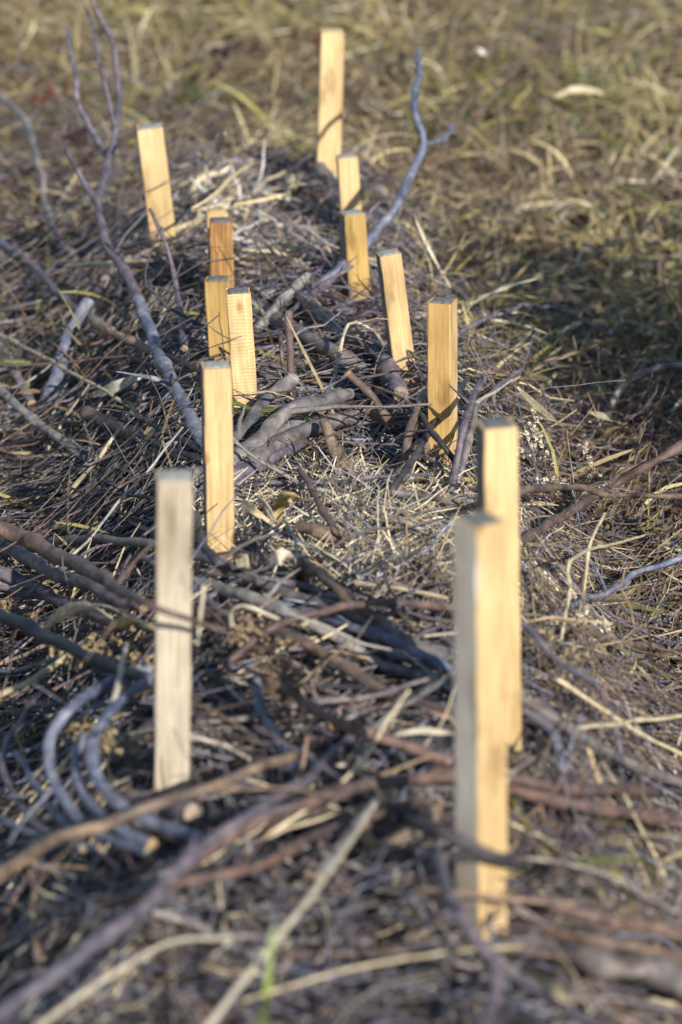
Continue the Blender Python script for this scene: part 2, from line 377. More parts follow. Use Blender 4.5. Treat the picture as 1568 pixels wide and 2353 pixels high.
for k, (tx, ty, bx, by, wpx, yaw, wood, sidewood, topm, saw, label) in enumerate(STAKES):
    B = at(bx, by, 0.0); T = atY(tx, ty, B[1])
    s = wpx * depth(T) / FPX
    ax = (T - B); Lv = np.linalg.norm(ax); ax /= Lv
    low = B - ax * (0.34 / ax[2]); H = np.linalg.norm(T - low)
    STAKE_POS.append((B, s, label))
    bm = bmesh.new()
    nseg = int(H / 0.03); rings = []
    cz = 0.0015
    for i in range(nseg + 1):
        z = H * i / nseg; ring = []
        sc = 1.0 if i < nseg else 0.985
        for (sx, sy) in ((-1, -1), (1, -1), (1, 1), (-1, 1)):
            for (qx, qy) in (((0, 1), (1, 0)) if sx * sy > 0 else ((1, 0), (0, 1))):
                ch = 0.0013 + 0.0012 * RNG.random()
                x = sx * (s / 2 - ch * qx) ; y = sy * (s / 2 - ch * qy)
                jx, jy = RNG.normal(size=2) * 0.00028
                ring.append(bm.verts.new((x * sc + jx, y * sc + jy, z - (0.0012 * RNG.random() if i == nseg else 0))))
        rings.append(ring)
    for a_, b_ in zip(rings[:-1], rings[1:]):
        for j in range(8):
            f = bm.faces.new((a_[j], a_[(j + 1) % 8], b_[(j + 1) % 8], b_[j]))
            f.normal_update()
            nrm = f.normal
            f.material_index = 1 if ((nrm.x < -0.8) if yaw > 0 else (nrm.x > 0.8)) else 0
    bm.faces.new(rings[-1]).material_index = 0
    bmesh.ops.recalc_face_normals(bm, faces=bm.faces)
    me = bpy.data.meshes.new('wooden_stake'); bm.to_mesh(me); bm.free()
    me.materials.append(make_wood('stake_wood', *wood, saw=saw, blotch=0.28 if wood is not RUST else 0.5, seed=k * 0.77 + 0.3))
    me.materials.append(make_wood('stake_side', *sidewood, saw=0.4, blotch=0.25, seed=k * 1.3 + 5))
    o = link('wooden_stake', me, None, low)
    o.rotation_mode = 'QUATERNION'
    from mathutils import Quaternion
    o.rotation_quaternion = Vector((0, 0, 1)).rotation_difference(Vector(ax)) @ Quaternion((0, 0, 1), math.radians(yaw))
    tag(o, label, 'stake', 'square wooden stakes in two rows')
    # weathered sawn end as a part
    g = 9; xs = np.linspace(-0.5, 0.5, g) * (s * 0.985 - 0.002)
    GX, GY = np.meshgrid(xs, xs); GZ = 0.0016 + RNG.normal(size=GX.shape) * 0.0004
    edge = np.maximum(np.abs(GX), np.abs(GY)) > xs[-1] * 0.99; GZ[edge] = -0.0022; GX = GX + edge * RNG.normal(size=GX.shape) * 0.0005; GY = GY + edge * RNG.normal(size=GX.shape) * 0.0005
    qi, qj = np.meshgrid(np.arange(g - 1), np.arange(g - 1)); qq = (qj * g + qi).ravel()
    link('end_grain', mesh_from('end_grain', np.stack([GX, GY, GZ + H], -1).reshape(-1, 3), np.stack([qq, qq + 1, qq + g + 1, qq + g], -1), None, topm, False), o)
    if 'knot' in label:
        pass

# ------------------------------------------------------------------ branches placed one by one
# (name, label, colour, points (px, py, height above brush or Y), width px start, end, extra)
F_ = dict
R1Y = float(STAKE_POS[0][0][1]); L1Y = float(STAKE_POS[7][0][1])
HERO = [
 # fan of thick branches behind the yellow stake
 ('branch', 'thick grey branch with a cut end rising steepest from the fan at the yellow stake', 'grey', [(440,1090,.0),(540,1010,.03),(600,930,.07),(678,868,.10)], 34, 28, F_(tw=1)),
 ('branch', 'longest smooth grey branch arching in the middle of the fan at the yellow stake', 'grey', [(400,1120,.01),(545,1048,.03),(640,965,.07),(720,925,.085),(805,905,.08)], 40, 29, F_(tw=1)),
 ('branch', 'thick ringed grey branch under the arching one in the fan at the yellow stake', 'grey', [(380,1110,.0),(540,1085,.01),(620,1030,.04),(700,988,.055),(812,958,.06)], 44, 33, F_(tw=0)),
 ('branch', 'lowest thick violet grey branch of the fan, ending in the straw', 'violet', [(400,1170,.0),(540,1098,.02),(620,1050,.03),(700,1015,.03)], 46, 30, F_(tw=0)),
 ('branch', 'short grey branch wedged flat between two thick branches of the fan', 'ash', [(520,1075,.0),(600,1020,.02),(690,968,.035)], 30, 24, F_(tw=0)),
 ('branch', 'speckled blue grey branch leaning down to the yellow stake', 'blue', [(318,690,.13),(360,790,.11),(405,890,.07),(470,1030,.02)], 27, 34, F_(tw=2)),
 ('branch', 'light brown branch with peeled bark crossing under the speckled blue grey branch', 'tan', [(213,735,.12),(260,770,.1),(350,802,.08),(445,845,.05)], 22, 16, F_(tw=1)),
 ('branch', 'short stub with torn bark lying alone beside the dark twigs', 'brown', [(192,945,.05),(245,972,.04),(330,1005,.02)], 27, 34, F_(tw=0, cut='old')),
 ('branch', 'dark thin branch curling out of the fan towards the torn stub', 'dark', [(480,1045,.02),(400,1000,.05),(330,960,.07),(285,925,.09),(300,905,.1),(330,915,.1)], 17, 6, F_(tw=1)),
 ('branch', 'thin dark branch running sideways out of the fan over the shaded grass', 'dark', [(480,1065,.02),(380,1040,.03),(250,1010,.03),(120,1010,.03),(-40,1030,.02)], 15, 7, F_(tw=3)),
 ('branch', 'blackish twig with rough bark just above the lowest fan branch', 'dark', [(470,1060,.03),(390,1030,.04),(320,1000,.05)], 16, 11, F_(tw=1)),
 ('branch', 'long bare dark twig pointing out over the shaded grass below the stub', 'dark', [(350,1145,.06),(240,1135,.07),(130,1120,.07),(20,1130,.06)], 9, 4, F_(tw=1)),
 # tall forked branch, back left
 ('branch', 'tall violet grey branch curving up with a fork beside the outward tilting stake', 'violet', [(320,690,6.0),(280,610,6.15),(235,535,6.3),(232,440,6.5),(262,330,6.7),(272,230,6.8),(262,110,6.9),(215,0,7.0),(190,-60,7.0)], 25, 12,
   F_(forks=[([(233,470,6.42),(200,430,6.4),(165,370,6.38),(150,335,6.36)], 16, 11), ([(268,290,6.75),(240,190,6.8),(222,100,6.9),(195,10,7.0)], 12, 7)])),
 ('branch', 'thin brown branch standing apart and meeting the tall forked branch low down', 'violet', [(250,360,6.7),(210,300,6.75),(180,230,6.8),(165,140,6.9),(155,60,7.0)], 16, 8, F_()),
 ('branch', 'crooked thin twig crossing the foot of the outward tilting stake', 'violet', [(425,800,.06),(405,650,5.9),(375,550,5.95),(345,480,6.0)], 16, 9, F_(tw=1)),
 ('branch', 'pale thin branch slanting through the brown weeds beside the tall forked branch', 'ash', [(-30,200,.15),(60,280,.15),(95,400,.12),(120,520,.06),(180,600,.03)], 15, 12, F_(tw=2)),
 ('branch', 'violet bent branch running from the grass edge into the brush below the tall fork', 'violet', [(-30,540,.08),(60,600,.09),(150,690,.08),(260,760,.05)], 20, 15, F_(tw=2)),
 ('branch', 'smooth blue grey branch standing out of the brown twigs at the shaded edge', 'blue', [(205,690,.12),(165,760,.10),(135,850,.06),(105,930,.02)], 26, 34, F_(tw=1)),
 ('branch', 'weathered grey branch sloping in from the picture border above the long bare twig', 'ash', [(-40,740,.1),(20,820,.08),(75,930,.04)], 24, 22, F_(tw=0)),
 ('branch', 'grey brown branch sloping from the border down towards the stub', 'ash', [(-30,870,.1),(60,950,.08),(150,1020,.05),(210,1060,.01)], 22, 19, F_(tw=1)),
 # back right fork
 ('branch', 'slender forked blue grey branch reaching up and away from the row of stakes', 'blue', [(690,690,.02),(770,630,.06),(850,550,.12),(920,450,.2),(975,330,.3),(955,250,.36),(962,170,.4),(965,110,.42)], 26, 7,
   F_(forks=[([(975,330,.3),(1010,325,.3),(1045,285,.31)], 14, 8)])),
 ('branch', 'pale grey branch with split end slanting in the tangle behind the golden stake', 'ash', [(590,760,.02),(650,690,.08),(708,632,.1)], 23, 16, F_(tw=0)),
 ('branch', 'purple thin branch running long from the tangle towards the olive stained stake', 'violet', [(655,735,.05),(700,690,.07),(760,640,.08),(830,600,.07)], 12, 8, F_(tw=2)),
 ('branch', 'thick grey brown log lying slantwise in the tangle behind the fan', 'grey', [(580,705,.0),(680,760,.03),(770,815,.03),(850,855,.01)], 40, 34, F_(tw=0)),
 ('branch', 'second thick log lying short and parallel behind the fan', 'ash', [(700,690,.02),(745,735,.03),(800,790,.02)], 36, 32, F_(tw=0)),
 ('branch', 'upright reddish cut stick standing in the tangle above the fan', 'red', [(672,935,.0),(667,830,.10),(663,715,.17)], 21, 15, F_(tw=0)),
 ('branch', 'thin orange red shoot standing beside the upright reddish stick', 'red', [(655,900,.0),(650,820,.07),(645,765,.11)], 10, 7, F_(tw=0)),
 ('branch', 'dark log leaning against the light stakes at the back', 'grey', [(735,385,.1),(775,440,.06),(815,520,.02)], 30, 26, F_(tw=0)),
 ('branch', 'pale crooked branch with forked top between the tangle and the leaning stake', 'pale', [(760,920,.0),(775,830,.06),(800,745,.10),(850,755,.1),(880,790,.08)], 10, 6, F_(tw=1)),
 ('branch', 'thick violet log end pointing at the foot of the leaning stake', 'violet', [(870,800,.01),(890,850,.03),(920,905,.03)], 36, 40, F_(tw=0)),
 ('branch', 'rough branch with a white cut tip rising over the dark hollow', 'brown', [(800,858,.11),(850,905,.09),(900,975,.05)], 17, 20, F_(tw=2)),
 ('branch', 'short light brown branch with fresh cut end in the dark hollow', 'tan', [(830,935,.04),(860,955,.04),(900,975,.035)], 16, 17, F_(tw=0)),
 ('branch', 'dark straight branch crossing the hollow from the straw to the golden stake', 'dark', [(850,1190,.01),(920,1100,.05),(990,1000,.08),(1075,870,.10)], 17, 12, F_(tw=2)),
 ('branch', 'brown knobbly branch leaning on the dark straight branch', 'brown', [(920,1120,.0),(935,1030,.06),(950,960,.09),(975,900,.11)], 22, 13, F_(tw=2)),
 ('branch', 'dark bent branch passing in front of the golden stake', 'dark', [(940,930,.08),(1000,1000,4.82),(1045,1060,4.80),(1085,1100,.02)], 15, 13, F_(tw=1)),
 ('branch', 'violet branch with a cut top leaning past the edge of the golden stake', 'violet', [(1035,1130,.02),(1060,1020,.09),(1080,940,.13),(1110,868,.17)], 19, 14, F_(tw=2)),
 ('branch', 'grey branch lying behind the violet leaning branch', 'grey', [(1050,1110,.01),(1082,1010,.08),(1095,930,.12)], 16, 12, F_(tw=0)),
 ('branch', 'thin arching twig bowing over the shaded ditch', 'violet', [(1090,950,.1),(1150,880,.14),(1200,855,.15),(1235,885,.1),(1280,980,.03)], 9, 5, F_(tw=1)),
 ('branch', 'smooth grey log in the shadow below the golden stake', 'grey', [(905,1130,.0),(940,1060,.02),(990,1010,.03)], 34, 30, F_(tw=0)),
 ('branch', 'long grey twig lying crosswise in the straw below the golden stake', 'grey', [(900,1130,.03),(970,1140,.03),(1040,1155,.03),(1100,1150,.03)], 15, 12, F_(tw=2)),
 ('branch', 'crooked brown twig lying across the middle of the straw', 'brown', [(690,1080,.05),(730,1150,.06),(770,1215,.05),(800,1240,.02)], 14, 18, F_(tw=1)),
 ('branch', 'broken dark brown branch with a fuzzy torn end in the straw', 'brown', [(690,1210,.05),(740,1225,.04),(810,1245,.02)], 26, 22, F_(tw=0)),
 ('branch', 'curved thin grey twig winding over the straw towards the foremost stakes', 'ash', [(860,1195,.03),(930,1200,.04),(1000,1230,.03),(1070,1200,.03)], 12, 8, F_(tw=1)),
 ('branch', 'upright broken red stub sticking out of the straw below the dry leaves', 'red', [(705,1350,.0),(690,1310,.05),(680,1275,.07)], 34, 26, F_(tw=0)),
 ('branch', 'split brown stick with a pale splintered edge standing by the fan ends', 'tan', [(800,1090,.0),(770,1030,.06),(745,970,.09)], 34, 18, F_(tw=0)),
 # long bundle below the straw
 ('branch', 'long grey branch bending round the foot of the yellow stake and running forward', 'grey', [(120,1245,.05),(250,1242,.06),(350,1252,.05),(470,1285,.05),(560,1325,.06),(700,1375,.06),(850,1430,.05),(1060,1530,.04)], 20, 27, F_(tw=2)),
 ('branch', 'dark bowed branch hugging the foot of the yellow stake', 'dark', [(450,1180,.1),(462,1240,.09),(500,1295,.08),(560,1325,.07),(680,1360,.06)], 22, 20, F_(tw=0)),
 ('branch', 'grey brown branch second in the long bundle under the straw', 'ash', [(430,1330,.03),(560,1370,.05),(720,1440,.05),(880,1520,.04),(1060,1590,.03)], 27, 30, F_(tw=1)),
 ('branch', 'reddish brown branch lowest in the long bundle under the straw', 'brown', [(440,1400,.02),(600,1440,.04),(760,1510,.05),(900,1590,.04),(1060,1650,.03)], 26, 30, F_(tw=1)),
 ('branch', 'blue grey branch hidden between the branches of the long bundle', 'blue', [(520,1370,.02),(680,1400,.04),(820,1440,.05),(960,1500,.05),(1070,1560,.04)], 24, 22, F_(tw=0)),
 ('branch', 'dark violet branch at the upper edge of the long bundle', 'violet', [(560,1330,.05),(700,1350,.05),(820,1400,.05),(930,1470,.05),(1050,1500,.04)], 18, 20, F_(tw=1)),
 ('branch', 'glossy red brown arched branch above the long bundle', 'red', [(520,1530,.03),(610,1450,.07),(720,1410,.09),(850,1388,.1),(960,1385,.09),(1070,1400,.06),(1200,1440,.05)], 20, 17, F_(tw=0)),
 ('branch', 'dull violet twig starting behind the yellow stake and lying under the bundle', 'violet', [(330,1280,.03),(420,1330,.03),(520,1420,.03),(600,1500,.02)], 18, 14, F_(tw=1)),
 ('branch', 'brown branch with torn bark lying below the dry leaves', 'brown', [(680,1280,.06),(760,1340,.08),(830,1400,.08),(900,1440,.05)], 28, 20, F_(tw=0)),
 # left foreground
 ('branch', 'broad reddish branch sweeping in from the border to the bleached stake', 'red', [(-60,1190,.16),(60,1240,.15),(200,1310,.13),(330,1385,L1Y - 0.06),(450,1428,L1Y - 0.075),(520,1450,L1Y - 0.06)], 42, 12, F_(tw=3)),
 ('branch', 'second reddish violet branch under the broad sweeping one', 'violet', [(-60,1225,.1),(80,1290,.1),(200,1345,.08),(330,1400,.05)], 38, 26, F_(tw=1)),
 ('branch', 'dark blue branch sloping in to the foot of the bleached stake', 'dark', [(-60,1395,.2),(80,1450,.18),(200,1500,.14),(350,1572,.08),(430,1610,.04)], 32, 28, F_(tw=0)),
 ('branch', 'violet branch along the border above the sloping dark blue branch', 'violet', [(-50,1290,.08),(80,1350,.07),(220,1420,.05),(330,1440,.03)], 28, 20, F_(tw=1)),
 ('branch', 'grey branch between the torn stub and the broad reddish branch', 'grey', [(-40,1330,.05),(90,1370,.05),(250,1400,.05),(380,1460,.03)], 22, 18, F_(tw=1)),
 ('branch', 'big smooth blue branch bent like a bow beside the bleached stake', 'blue', [(340,1540,0.075),(250,1572,0.125),(170,1622,0.155),(115,1700,0.145),(125,1800,0.115),(200,1900,0.085),(340,1960,0.065)], 26, 29, F_(tw=1, kink=0.35)),
 ('branch', 'second blue branch bent like a bow inside the biggest one', 'blue', [(360,1550,0.085),(280,1610,0.125),(220,1690,0.135),(215,1760,0.125),(260,1840,0.095),(350,1890,0.075),(470,1930,0.065)], 22, 29, F_(tw=1, kink=0.35)),
 ('branch', 'short blue bow shaped branch nested low against the second one', 'blue', [(190,1690,0.095),(172,1750,0.115),(200,1840,0.095),(270,1900,0.085),(350,1940,0.065)], 20, 27, F_(tw=1, kink=0.35)),
 ('branch', 'outermost thin violet bow shaped branch near the border', 'violet', [(110,1580,0.075),(60,1640,0.115),(15,1740,0.125),(25,1830,0.115),(90,1900,0.095),(190,1950,0.075)], 15, 18, F_(tw=1)),
 ('branch', 'thin blue twig curving beside the outermost bow shaped branch', 'blue', [(40,1730,0.095),(70,1790,0.095),(110,1850,0.085),(170,1910,0.065)], 16, 18, F_(tw=1, kink=0.35)),
 ('branch', 'thin grey twig rising from the bow shaped branches to the border', 'blue', [(-40,1870,0.115),(40,1900,0.095),(120,1930,0.085),(230,1950,0.065)], 18, 18, F_(tw=1, kink=0.35)),
 ('branch', 'cut branch showing its round orange end at the foot of the bleached stake', 'violet', [(300,1840,.0),(380,1860,.02),(443,1868,.05)], 40, 43, F_(tw=0)),
 # foreground
 ('branch', 'long tan branch rising from the border across the foot of the bleached stake', 'tan', [(-60,2040,.12),(60,1970,.13),(200,1910,.12),(340,1855,.11),(470,1812,.11),(600,1765,.1),(720,1715,.06)], 32, 22, F_(tw=3)),
 ('branch', 'long violet branch slanting through the whole blurred foreground', 'violet', [(-80,2390,.1),(80,2275,.13),(240,2150,.14),(370,2040,.14),(500,1930,.13),(640,1830,.1),(760,1740,.06),(850,1670,.03)], 40, 18, F_(tw=4)),
 ('branch', 'reddish bowed twig passing behind the foremost stake at mid height', 'red', [(380,2030,.06),(520,1930,.1),(640,1870,.12),(800,1810,.12),(960,1785,.1),(1100,1780,.07),(1300,1805,.07),(1500,1820,.06)], 30, 28, F_(tw=1)),
 ('branch', 'second red brown branch running out beside the foot of the yellow hidden stake', 'red', [(1000,1770,.04),(1160,1810,.06),(1340,1850,.07),(1540,1885,.07),(1660,1930,.06)], 26, 32, F_(tw=1)),
 ('branch', 'rust coloured branch bowing low through the middle of the foreground', 'red', [(240,2080,.07),(420,2030,.1),(600,1990,.11),(760,1900,.1),(900,1860,.08),(980,1840,.05)], 26, 18, F_(tw=2)),
 ('branch', 'dark blue twig strapped across the lower part of the foremost stake', 'dark', [(930,1880,.06),(1005,1912,R1Y - 0.055),(1080,1945,R1Y - 0.058),(1140,1970,R1Y - 0.052),(1200,1990,R1Y + 0.02)], 22, 28, F_(tw=0)),
 ('branch', 'thick dark log crossing the foreground behind the foremost stake', 'grey', [(420,1960,.0),(600,2010,.0),(800,2050,.0),(1000,2075,R1Y + 0.08),(1200,2085,R1Y + 0.08),(1400,2090,.0),(1640,2110,.02)], 40, 48, F_(tw=0)),
 ('branch', 'reddish thick branch below the dark log at the picture border', 'red', [(1000,2040,R1Y + 0.12),(1160,2060,R1Y + 0.075),(1350,2100,.04),(1650,2170,.06)], 26, 44, F_(tw=1)),
 ('branch', 'heavy grey brown log at the lower corner below the reddish thick branch', 'grey', [(1150,2165,.0),(1250,2180,.02),(1420,2220,.07),(1680,2290,.05)], 50, 60, F_(tw=0)),
 ('branch', 'slim brown log lying parallel above the heavy corner log', 'brown', [(1060,2115,R1Y + 0.06),(1250,2135,.02),(1450,2180,.07),(1660,2240,.06)], 30, 34, F_(tw=0)),
 ('branch', 'violet twig with an orange cut stub winding down from the foremost stake', 'violet', [(1000,1960,.1),(1030,2050,.12),(1070,2130,.13),(1140,2215,.12),(1130,2300,.11),(1095,2400,.1)], 30, 32, F_(tw=1, forks=[([(1062,2112,.13),(1040,2108,.135),(1014,2100,.14)], 30, 28)])),
 ('branch', 'grey violet branch running off the lower edge beside the foremost stake', 'violet', [(1120,2210,.1),(1220,2270,.1),(1330,2340,.1),(1420,2420,.09)], 30, 26, F_(tw=1)),
 ('branch', 'orange barked angled branch just beside the foremost stake', 'tan', [(830,1880,.06),(845,1935,.07),(890,1945,.08),(950,1905,.09),(1010,1850,.08)], 30, 24, F_(tw=0)),
 ('branch', 'blue branch standing up in the brush between the two front stakes', 'blue', [(590,1560,.04),(600,1640,.05),(650,1720,.05),(690,1800,.03)], 20, 24, F_(tw=1)),
 ('branch', 'red brown blurred branch lying in the brush before the foremost stake', 'red', [(640,1560,.1),(720,1630,.11),(820,1680,.1),(930,1715,.08),(1030,1750,.05)], 22, 28, F_(tw=2)),
 ('branch', 'pale blue grey stalk slanting down to the angled orange branch', 'ash', [(900,1790,.08),(850,1860,.09),(800,1930,.09),(730,2020,.07)], 24, 26, F_(tw=0)),
 ('branch', 'straight tan thin twig stretched sideways across the foremost stake foot', 'tan', [(940,2040,.08),(1040,2050,R1Y - 0.06),(1150,2065,R1Y - 0.06),(1330,2075,.07)], 14, 12, F_(tw=0)),
 # right side
 ('branch', 'thorny brown bramble stem reaching sideways from the tall hidden stake', 'brown', [(1110,1150,.09),(1220,1128,.13),(1300,1120,.14),(1420,1135,.16),(1500,1140,.16),(1640,1143,.15)], 19, 12, F_(tw=5, thin=1)),
 ('branch', 'thick reddish bramble cane rising to the border above the thorny stem', 'red', [(1190,1250,.04),(1290,1185,.1),(1400,1120,.16),(1480,1075,.2),(1570,1018,.24),(1650,960,.26)], 24, 19, F_(tw=3, thin=1, forks=[([(1385,1125,.16),(1430,1085,.19),(1500,1060,.21),(1600,1030,.23)], 12, 8)])),
 ('branch', 'violet bowed branch curving down beside the tall hidden stake', 'violet', [(1170,1410,.12),(1250,1480,.12),(1330,1550,.11),(1395,1610,.09),(1420,1700,.05),(1430,1760,.02)], 16, 14, F_(tw=1)),
 ('branch', 'dark blue branch leaning out from the foot of the tall hidden stake', 'blue', [(1205,1630,.04),(1265,1680,.06),(1290,1745,.05),(1300,1800,.03)], 20, 22, F_(tw=0)),
 ('branch', 'grey branch lying on the dim grass with a light tip at the border', 'blue', [(1250,1420,.02),(1340,1380,.05),(1450,1330,.09),(1600,1270,.12)], 15, 13, F_(tw=1)),
 ('branch', 'thin bluish arc of a twig above the dim grass by the golden stake', 'violet', [(1050,770,.05),(1120,730,.1),(1210,705,.13),(1300,715,.12),(1400,770,.05)], 12, 7, F_(tw=1)),
 ('branch', 'pale bent branch arching in the dim grass near the border', 'ash', [(1380,980,.02),(1420,900,.08),(1490,850,.12),(1570,840,.12),(1640,860,.1)], 17, 12, F_(tw=0)),
 ('branch', 'straight brown twig lying in the seed heads behind the foremost stake', 'brown', [(1190,1445,.04),(1300,1440,.05),(1420,1470,.04),(1520,1490,.03)], 14, 16, F_(tw=1)),
 ('branch', 'grey brown branch pair member running off beside the seed heads', 'grey', [(1190,1600,.05),(1330,1690,.07),(1460,1760,.07),(1640,1830,.06)], 22, 20, F_(tw=1)),
]
def px_to_r(w, p): return 0.5 * w * depth(p) / FPX
HERO_PTS = []
for (name, label, colk, pts, w0, w1, ex) in HERO:
    P = [P3(c) for c in pts]
    col = np.array(BC[colk]) * RNG.uniform(0.88, 1.12)
    r0, r1 = px_to_r(w0, P[0]), px_to_r(w1, P[-1])
    o, C, R = branch_parts(name, P, r0, r1, col, K=12 if max(r0, r1) > 0.006 else 8, nodes=int(RNG.integers(2, 6)), kink=ex.get('kink', 0.7), cutmat=CUTGREY if ex.get('cut') == 'old' or RNG.random() < 0.35 else CUT)
    tag(o, label, 'branch', 'branches laid in the brush heap')
    HERO_PTS.append(C)
    for fp, fw0, fw1 in ex.get('forks', ()):
        Q = [P3(c) for c in fp]
        j = int(np.argmin(np.linalg.norm(C - Q[0], axis=1))); Q[0] = C[j]
        branch_parts('fork', Q, px_to_r(fw0, Q[0]), px_to_r(fw1, Q[-1]), col, o, 8)
    if ex.get('tw'):
        if ex.get('thin'): side_twigs(o, C, R * 0.8, ex['tw'] + 3, 0.012, 0.05, col * 1.1)
        else: side_twigs(o, C, R, ex['tw'], 0.03, 0.16, col)

# ------------------------------------------------------------------ straw stalks, dry leaves and green blades placed one by one
STALKS = [
 ('pale thick hollow stalk slanting up through the blurred foreground', 'pale', [(430,2420,.1),(560,2250,.13),(660,2120,.14),(770,1985,.14),(860,1850,.12)], 20, 12),
 ('weathered pale stalk with a bend lying low in the foreground', 'pale', [(40,2400,.08),(170,2295,.1),(290,2225,.11),(400,2165,.11),(560,2152,.1)], 16, 10),
 ('straight pale stalk in the lower border brush under the violet twig', 'straw', [(560,2300,.06),(800,2230,.08),(1010,2190,.08),(1200,2175,.06)], 9, 7),
 ('thin upright straw standing beside the bleached stake', 'pale', [(452,1480,3.65),(462,1400,3.66),(468,1345,3.67)], 8, 9),
 ('long straight straw stretched across the shaded twigs to the yellow stake', 'straw', [(0,770,.1),(90,815,.1),(190,870,.09),(310,940,.05)], 10, 8),
 ('lone straw crossing the dark grass below the torn stub', 'straw', [(90,1230,.04),(160,1130,.07),(230,1050,.09),(260,1005,.09)], 11, 8),
 ('bright straw lying level in front of the outward tilting stake', 'straw', [(155,612,.1),(240,605,.1),(350,598,.08)], 13, 8),
 ('split pale stalk pointing away beside the golden stake', 'pale', [(1090,930,.12),(1150,890,.13),(1195,865,.13)], 10, 5),
 ('flat bright straw lying level over the seed heads', 'straw', [(820,1340,.05),(930,1355,.05),(1030,1375,.05)], 13, 8),
 ('bright bent straw with a sharp fold by the tall hidden stake', 'straw', [(1290,1470,.05),(1310,1350,.12),(1320,1280,.16),(1480,1230,.1)], 8, 6),
 ('upright straw beside the sharply folded one', 'straw', [(1330,1420,.02),(1345,1330,.1),(1355,1250,.16),(1390,1180,.2)], 9, 6),
 ('long yellow straw slanting from the seed heads to the lower border', 'straw', [(1280,1560,.06),(1370,1620,.07),(1480,1690,.07),(1600,1750,.05)], 10, 8),
 ('level pale straw lying just over the lower green grass tuft', 'straw', [(1290,1680,.06),(1420,1660,.08),(1620,1640,.08)], 12, 10),
 ('pale straw folded like a hook over the long bundle', 'pale', [(540,1460,.05),(530,1410,.09),(560,1390,.1),(640,1420,.08),(690,1440,.05)], 12, 8),
 ('thin pale straw leaning across the bundle towards the foremost stake', 'straw', [(690,1440,.06),(760,1400,.08),(830,1360,.06)], 10, 7),
 ('bright straw crossing the brush beside the bow shaped branches', 'pale', [(255,1640,.12),(275,1560,.13),(290,1480,.12)], 15, 10),
 ('pale straw lying over the border brush beside the sloping dark branch', 'straw', [(-30,1610,.08),(80,1560,.1),(180,1490,.08)], 16, 12),
]
for label, colk, pts, w0, w1 in STALKS:
    P = [P3(c) for c in pts]
    o, C, R = branch_parts('straw_stalk', P, px_to_r(w0, P[0]), px_to_r(w1, P[-1]), np.array(BC[colk]) * RNG.uniform(0.9, 1.15), K=8, rough=0.5, mat=STALK, nodes=3, cuts=(False, False), kink=0.4)
    tag(o, label, 'straw', 'single dry stalks')
LEAVES = [  # broad dry leaf blades: points, width px, label, colour
 ([(640,1205,.03),(640,1165,.06),(665,1145,.09),(690,1150,.07)], 34, 'curled tan leaf standing in the straw beside the yellow stake', (0.50,0.38,0.2)),
 ([(650,1190,.06),(675,1240,.06),(680,1270,.06),(672,1300,.05)], 26, 'limp silvery leaf hanging over the red stub', (0.52,0.50,0.45)),
 ([(555,1150,.05),(585,1175,.06),(620,1200,.05)], 20, 'bright splinter of peeled wood lying by the yellow stake', (0.72,0.58,0.36)),
 ([(590,1140,.06),(610,1165,.06),(635,1205,.05)], 22, 'white splinter of peeled wood beside the bright one', (0.75,0.68,0.55)),
 ([(540,1290,.05),(555,1280,.09),(560,1305,.07),(545,1315,.03)], 26, 'small papery leaf at the foot of the yellow stake', (0.62,0.55,0.42)),
 ([(610,1295,.05),(640,1280,.08),(665,1285,.07),(675,1305,.03)], 34, 'crumpled whitish husk in the straw by the red stub', (0.6,0.54,0.44)),
 ([(105,1445,.06),(150,1405,.09),(210,1395,.1),(260,1420,.08)], 30, 'wide bleached leaf curling over the border brush', (0.55,0.49,0.37)),
 ([(255,1440,.05),(310,1425,.08),(370,1445,.07),(400,1470,.04)], 28, 'golden torn leaf lying towards the bleached stake', (0.6,0.45,0.2)),
 ([(1280,970,.02),(1230,930,.07),(1190,890,.11)], 15, 'pale narrow leaf lying in the shaded ditch beside the golden stake', (0.5,0.44,0.32)),
 ([(1270,225,.1),(1320,205,.13),(1370,210,.12),(1390,220,.1)], 15, 'white leaf shining on the far grass slope', (0.62,0.54,0.38)),
 ([(1085,130,.08),(1100,118,.12),(1118,125,.1)], 15, 'small white leaf on the far grass', (0.8,0.76,0.66)),
 ([(505,400,.05),(500,350,.14),(512,315,.2),(520,305,.22)], 20, 'upright pale leaf at the back of the straw pile', (0.55,0.48,0.33)),
 ([(440,480,.08),(490,450,.1),(540,400,.12),(590,370,.1)], 11, 'long pale husk leaning on the far straw pile', (0.6,0.49,0.3)),
 ([(540,470,.08),(600,460,.1),(660,445,.1)], 9, 'broad straw blade on the far pile behind the rust brown stake', (0.62,0.5,0.3)),
 ([(330,860,.02),(260,890,.04),(205,910,.03)], 26, 'whitish flat husk lying under the long straight straw', (0.5,0.46,0.38)),
 ([(1440,985,.03),(1400,960,.06),(1350,945,.07)], 22, 'greyish leaf lying in the dark grass of the ditch', (0.36,0.32,0.24)),
 ([(1210,2230,.05),(1270,2270,.08),(1330,2340,.06)], 30, 'pale leaf curving at the lower corner under the heavy log', (0.46,0.38,0.22)),
 ([(900,1690,.06),(960,1680,.08),(1040,1685,.06)], 13, 'pale curled leaf in the brush before the foremost stake', (0.6,0.54,0.42)),
]
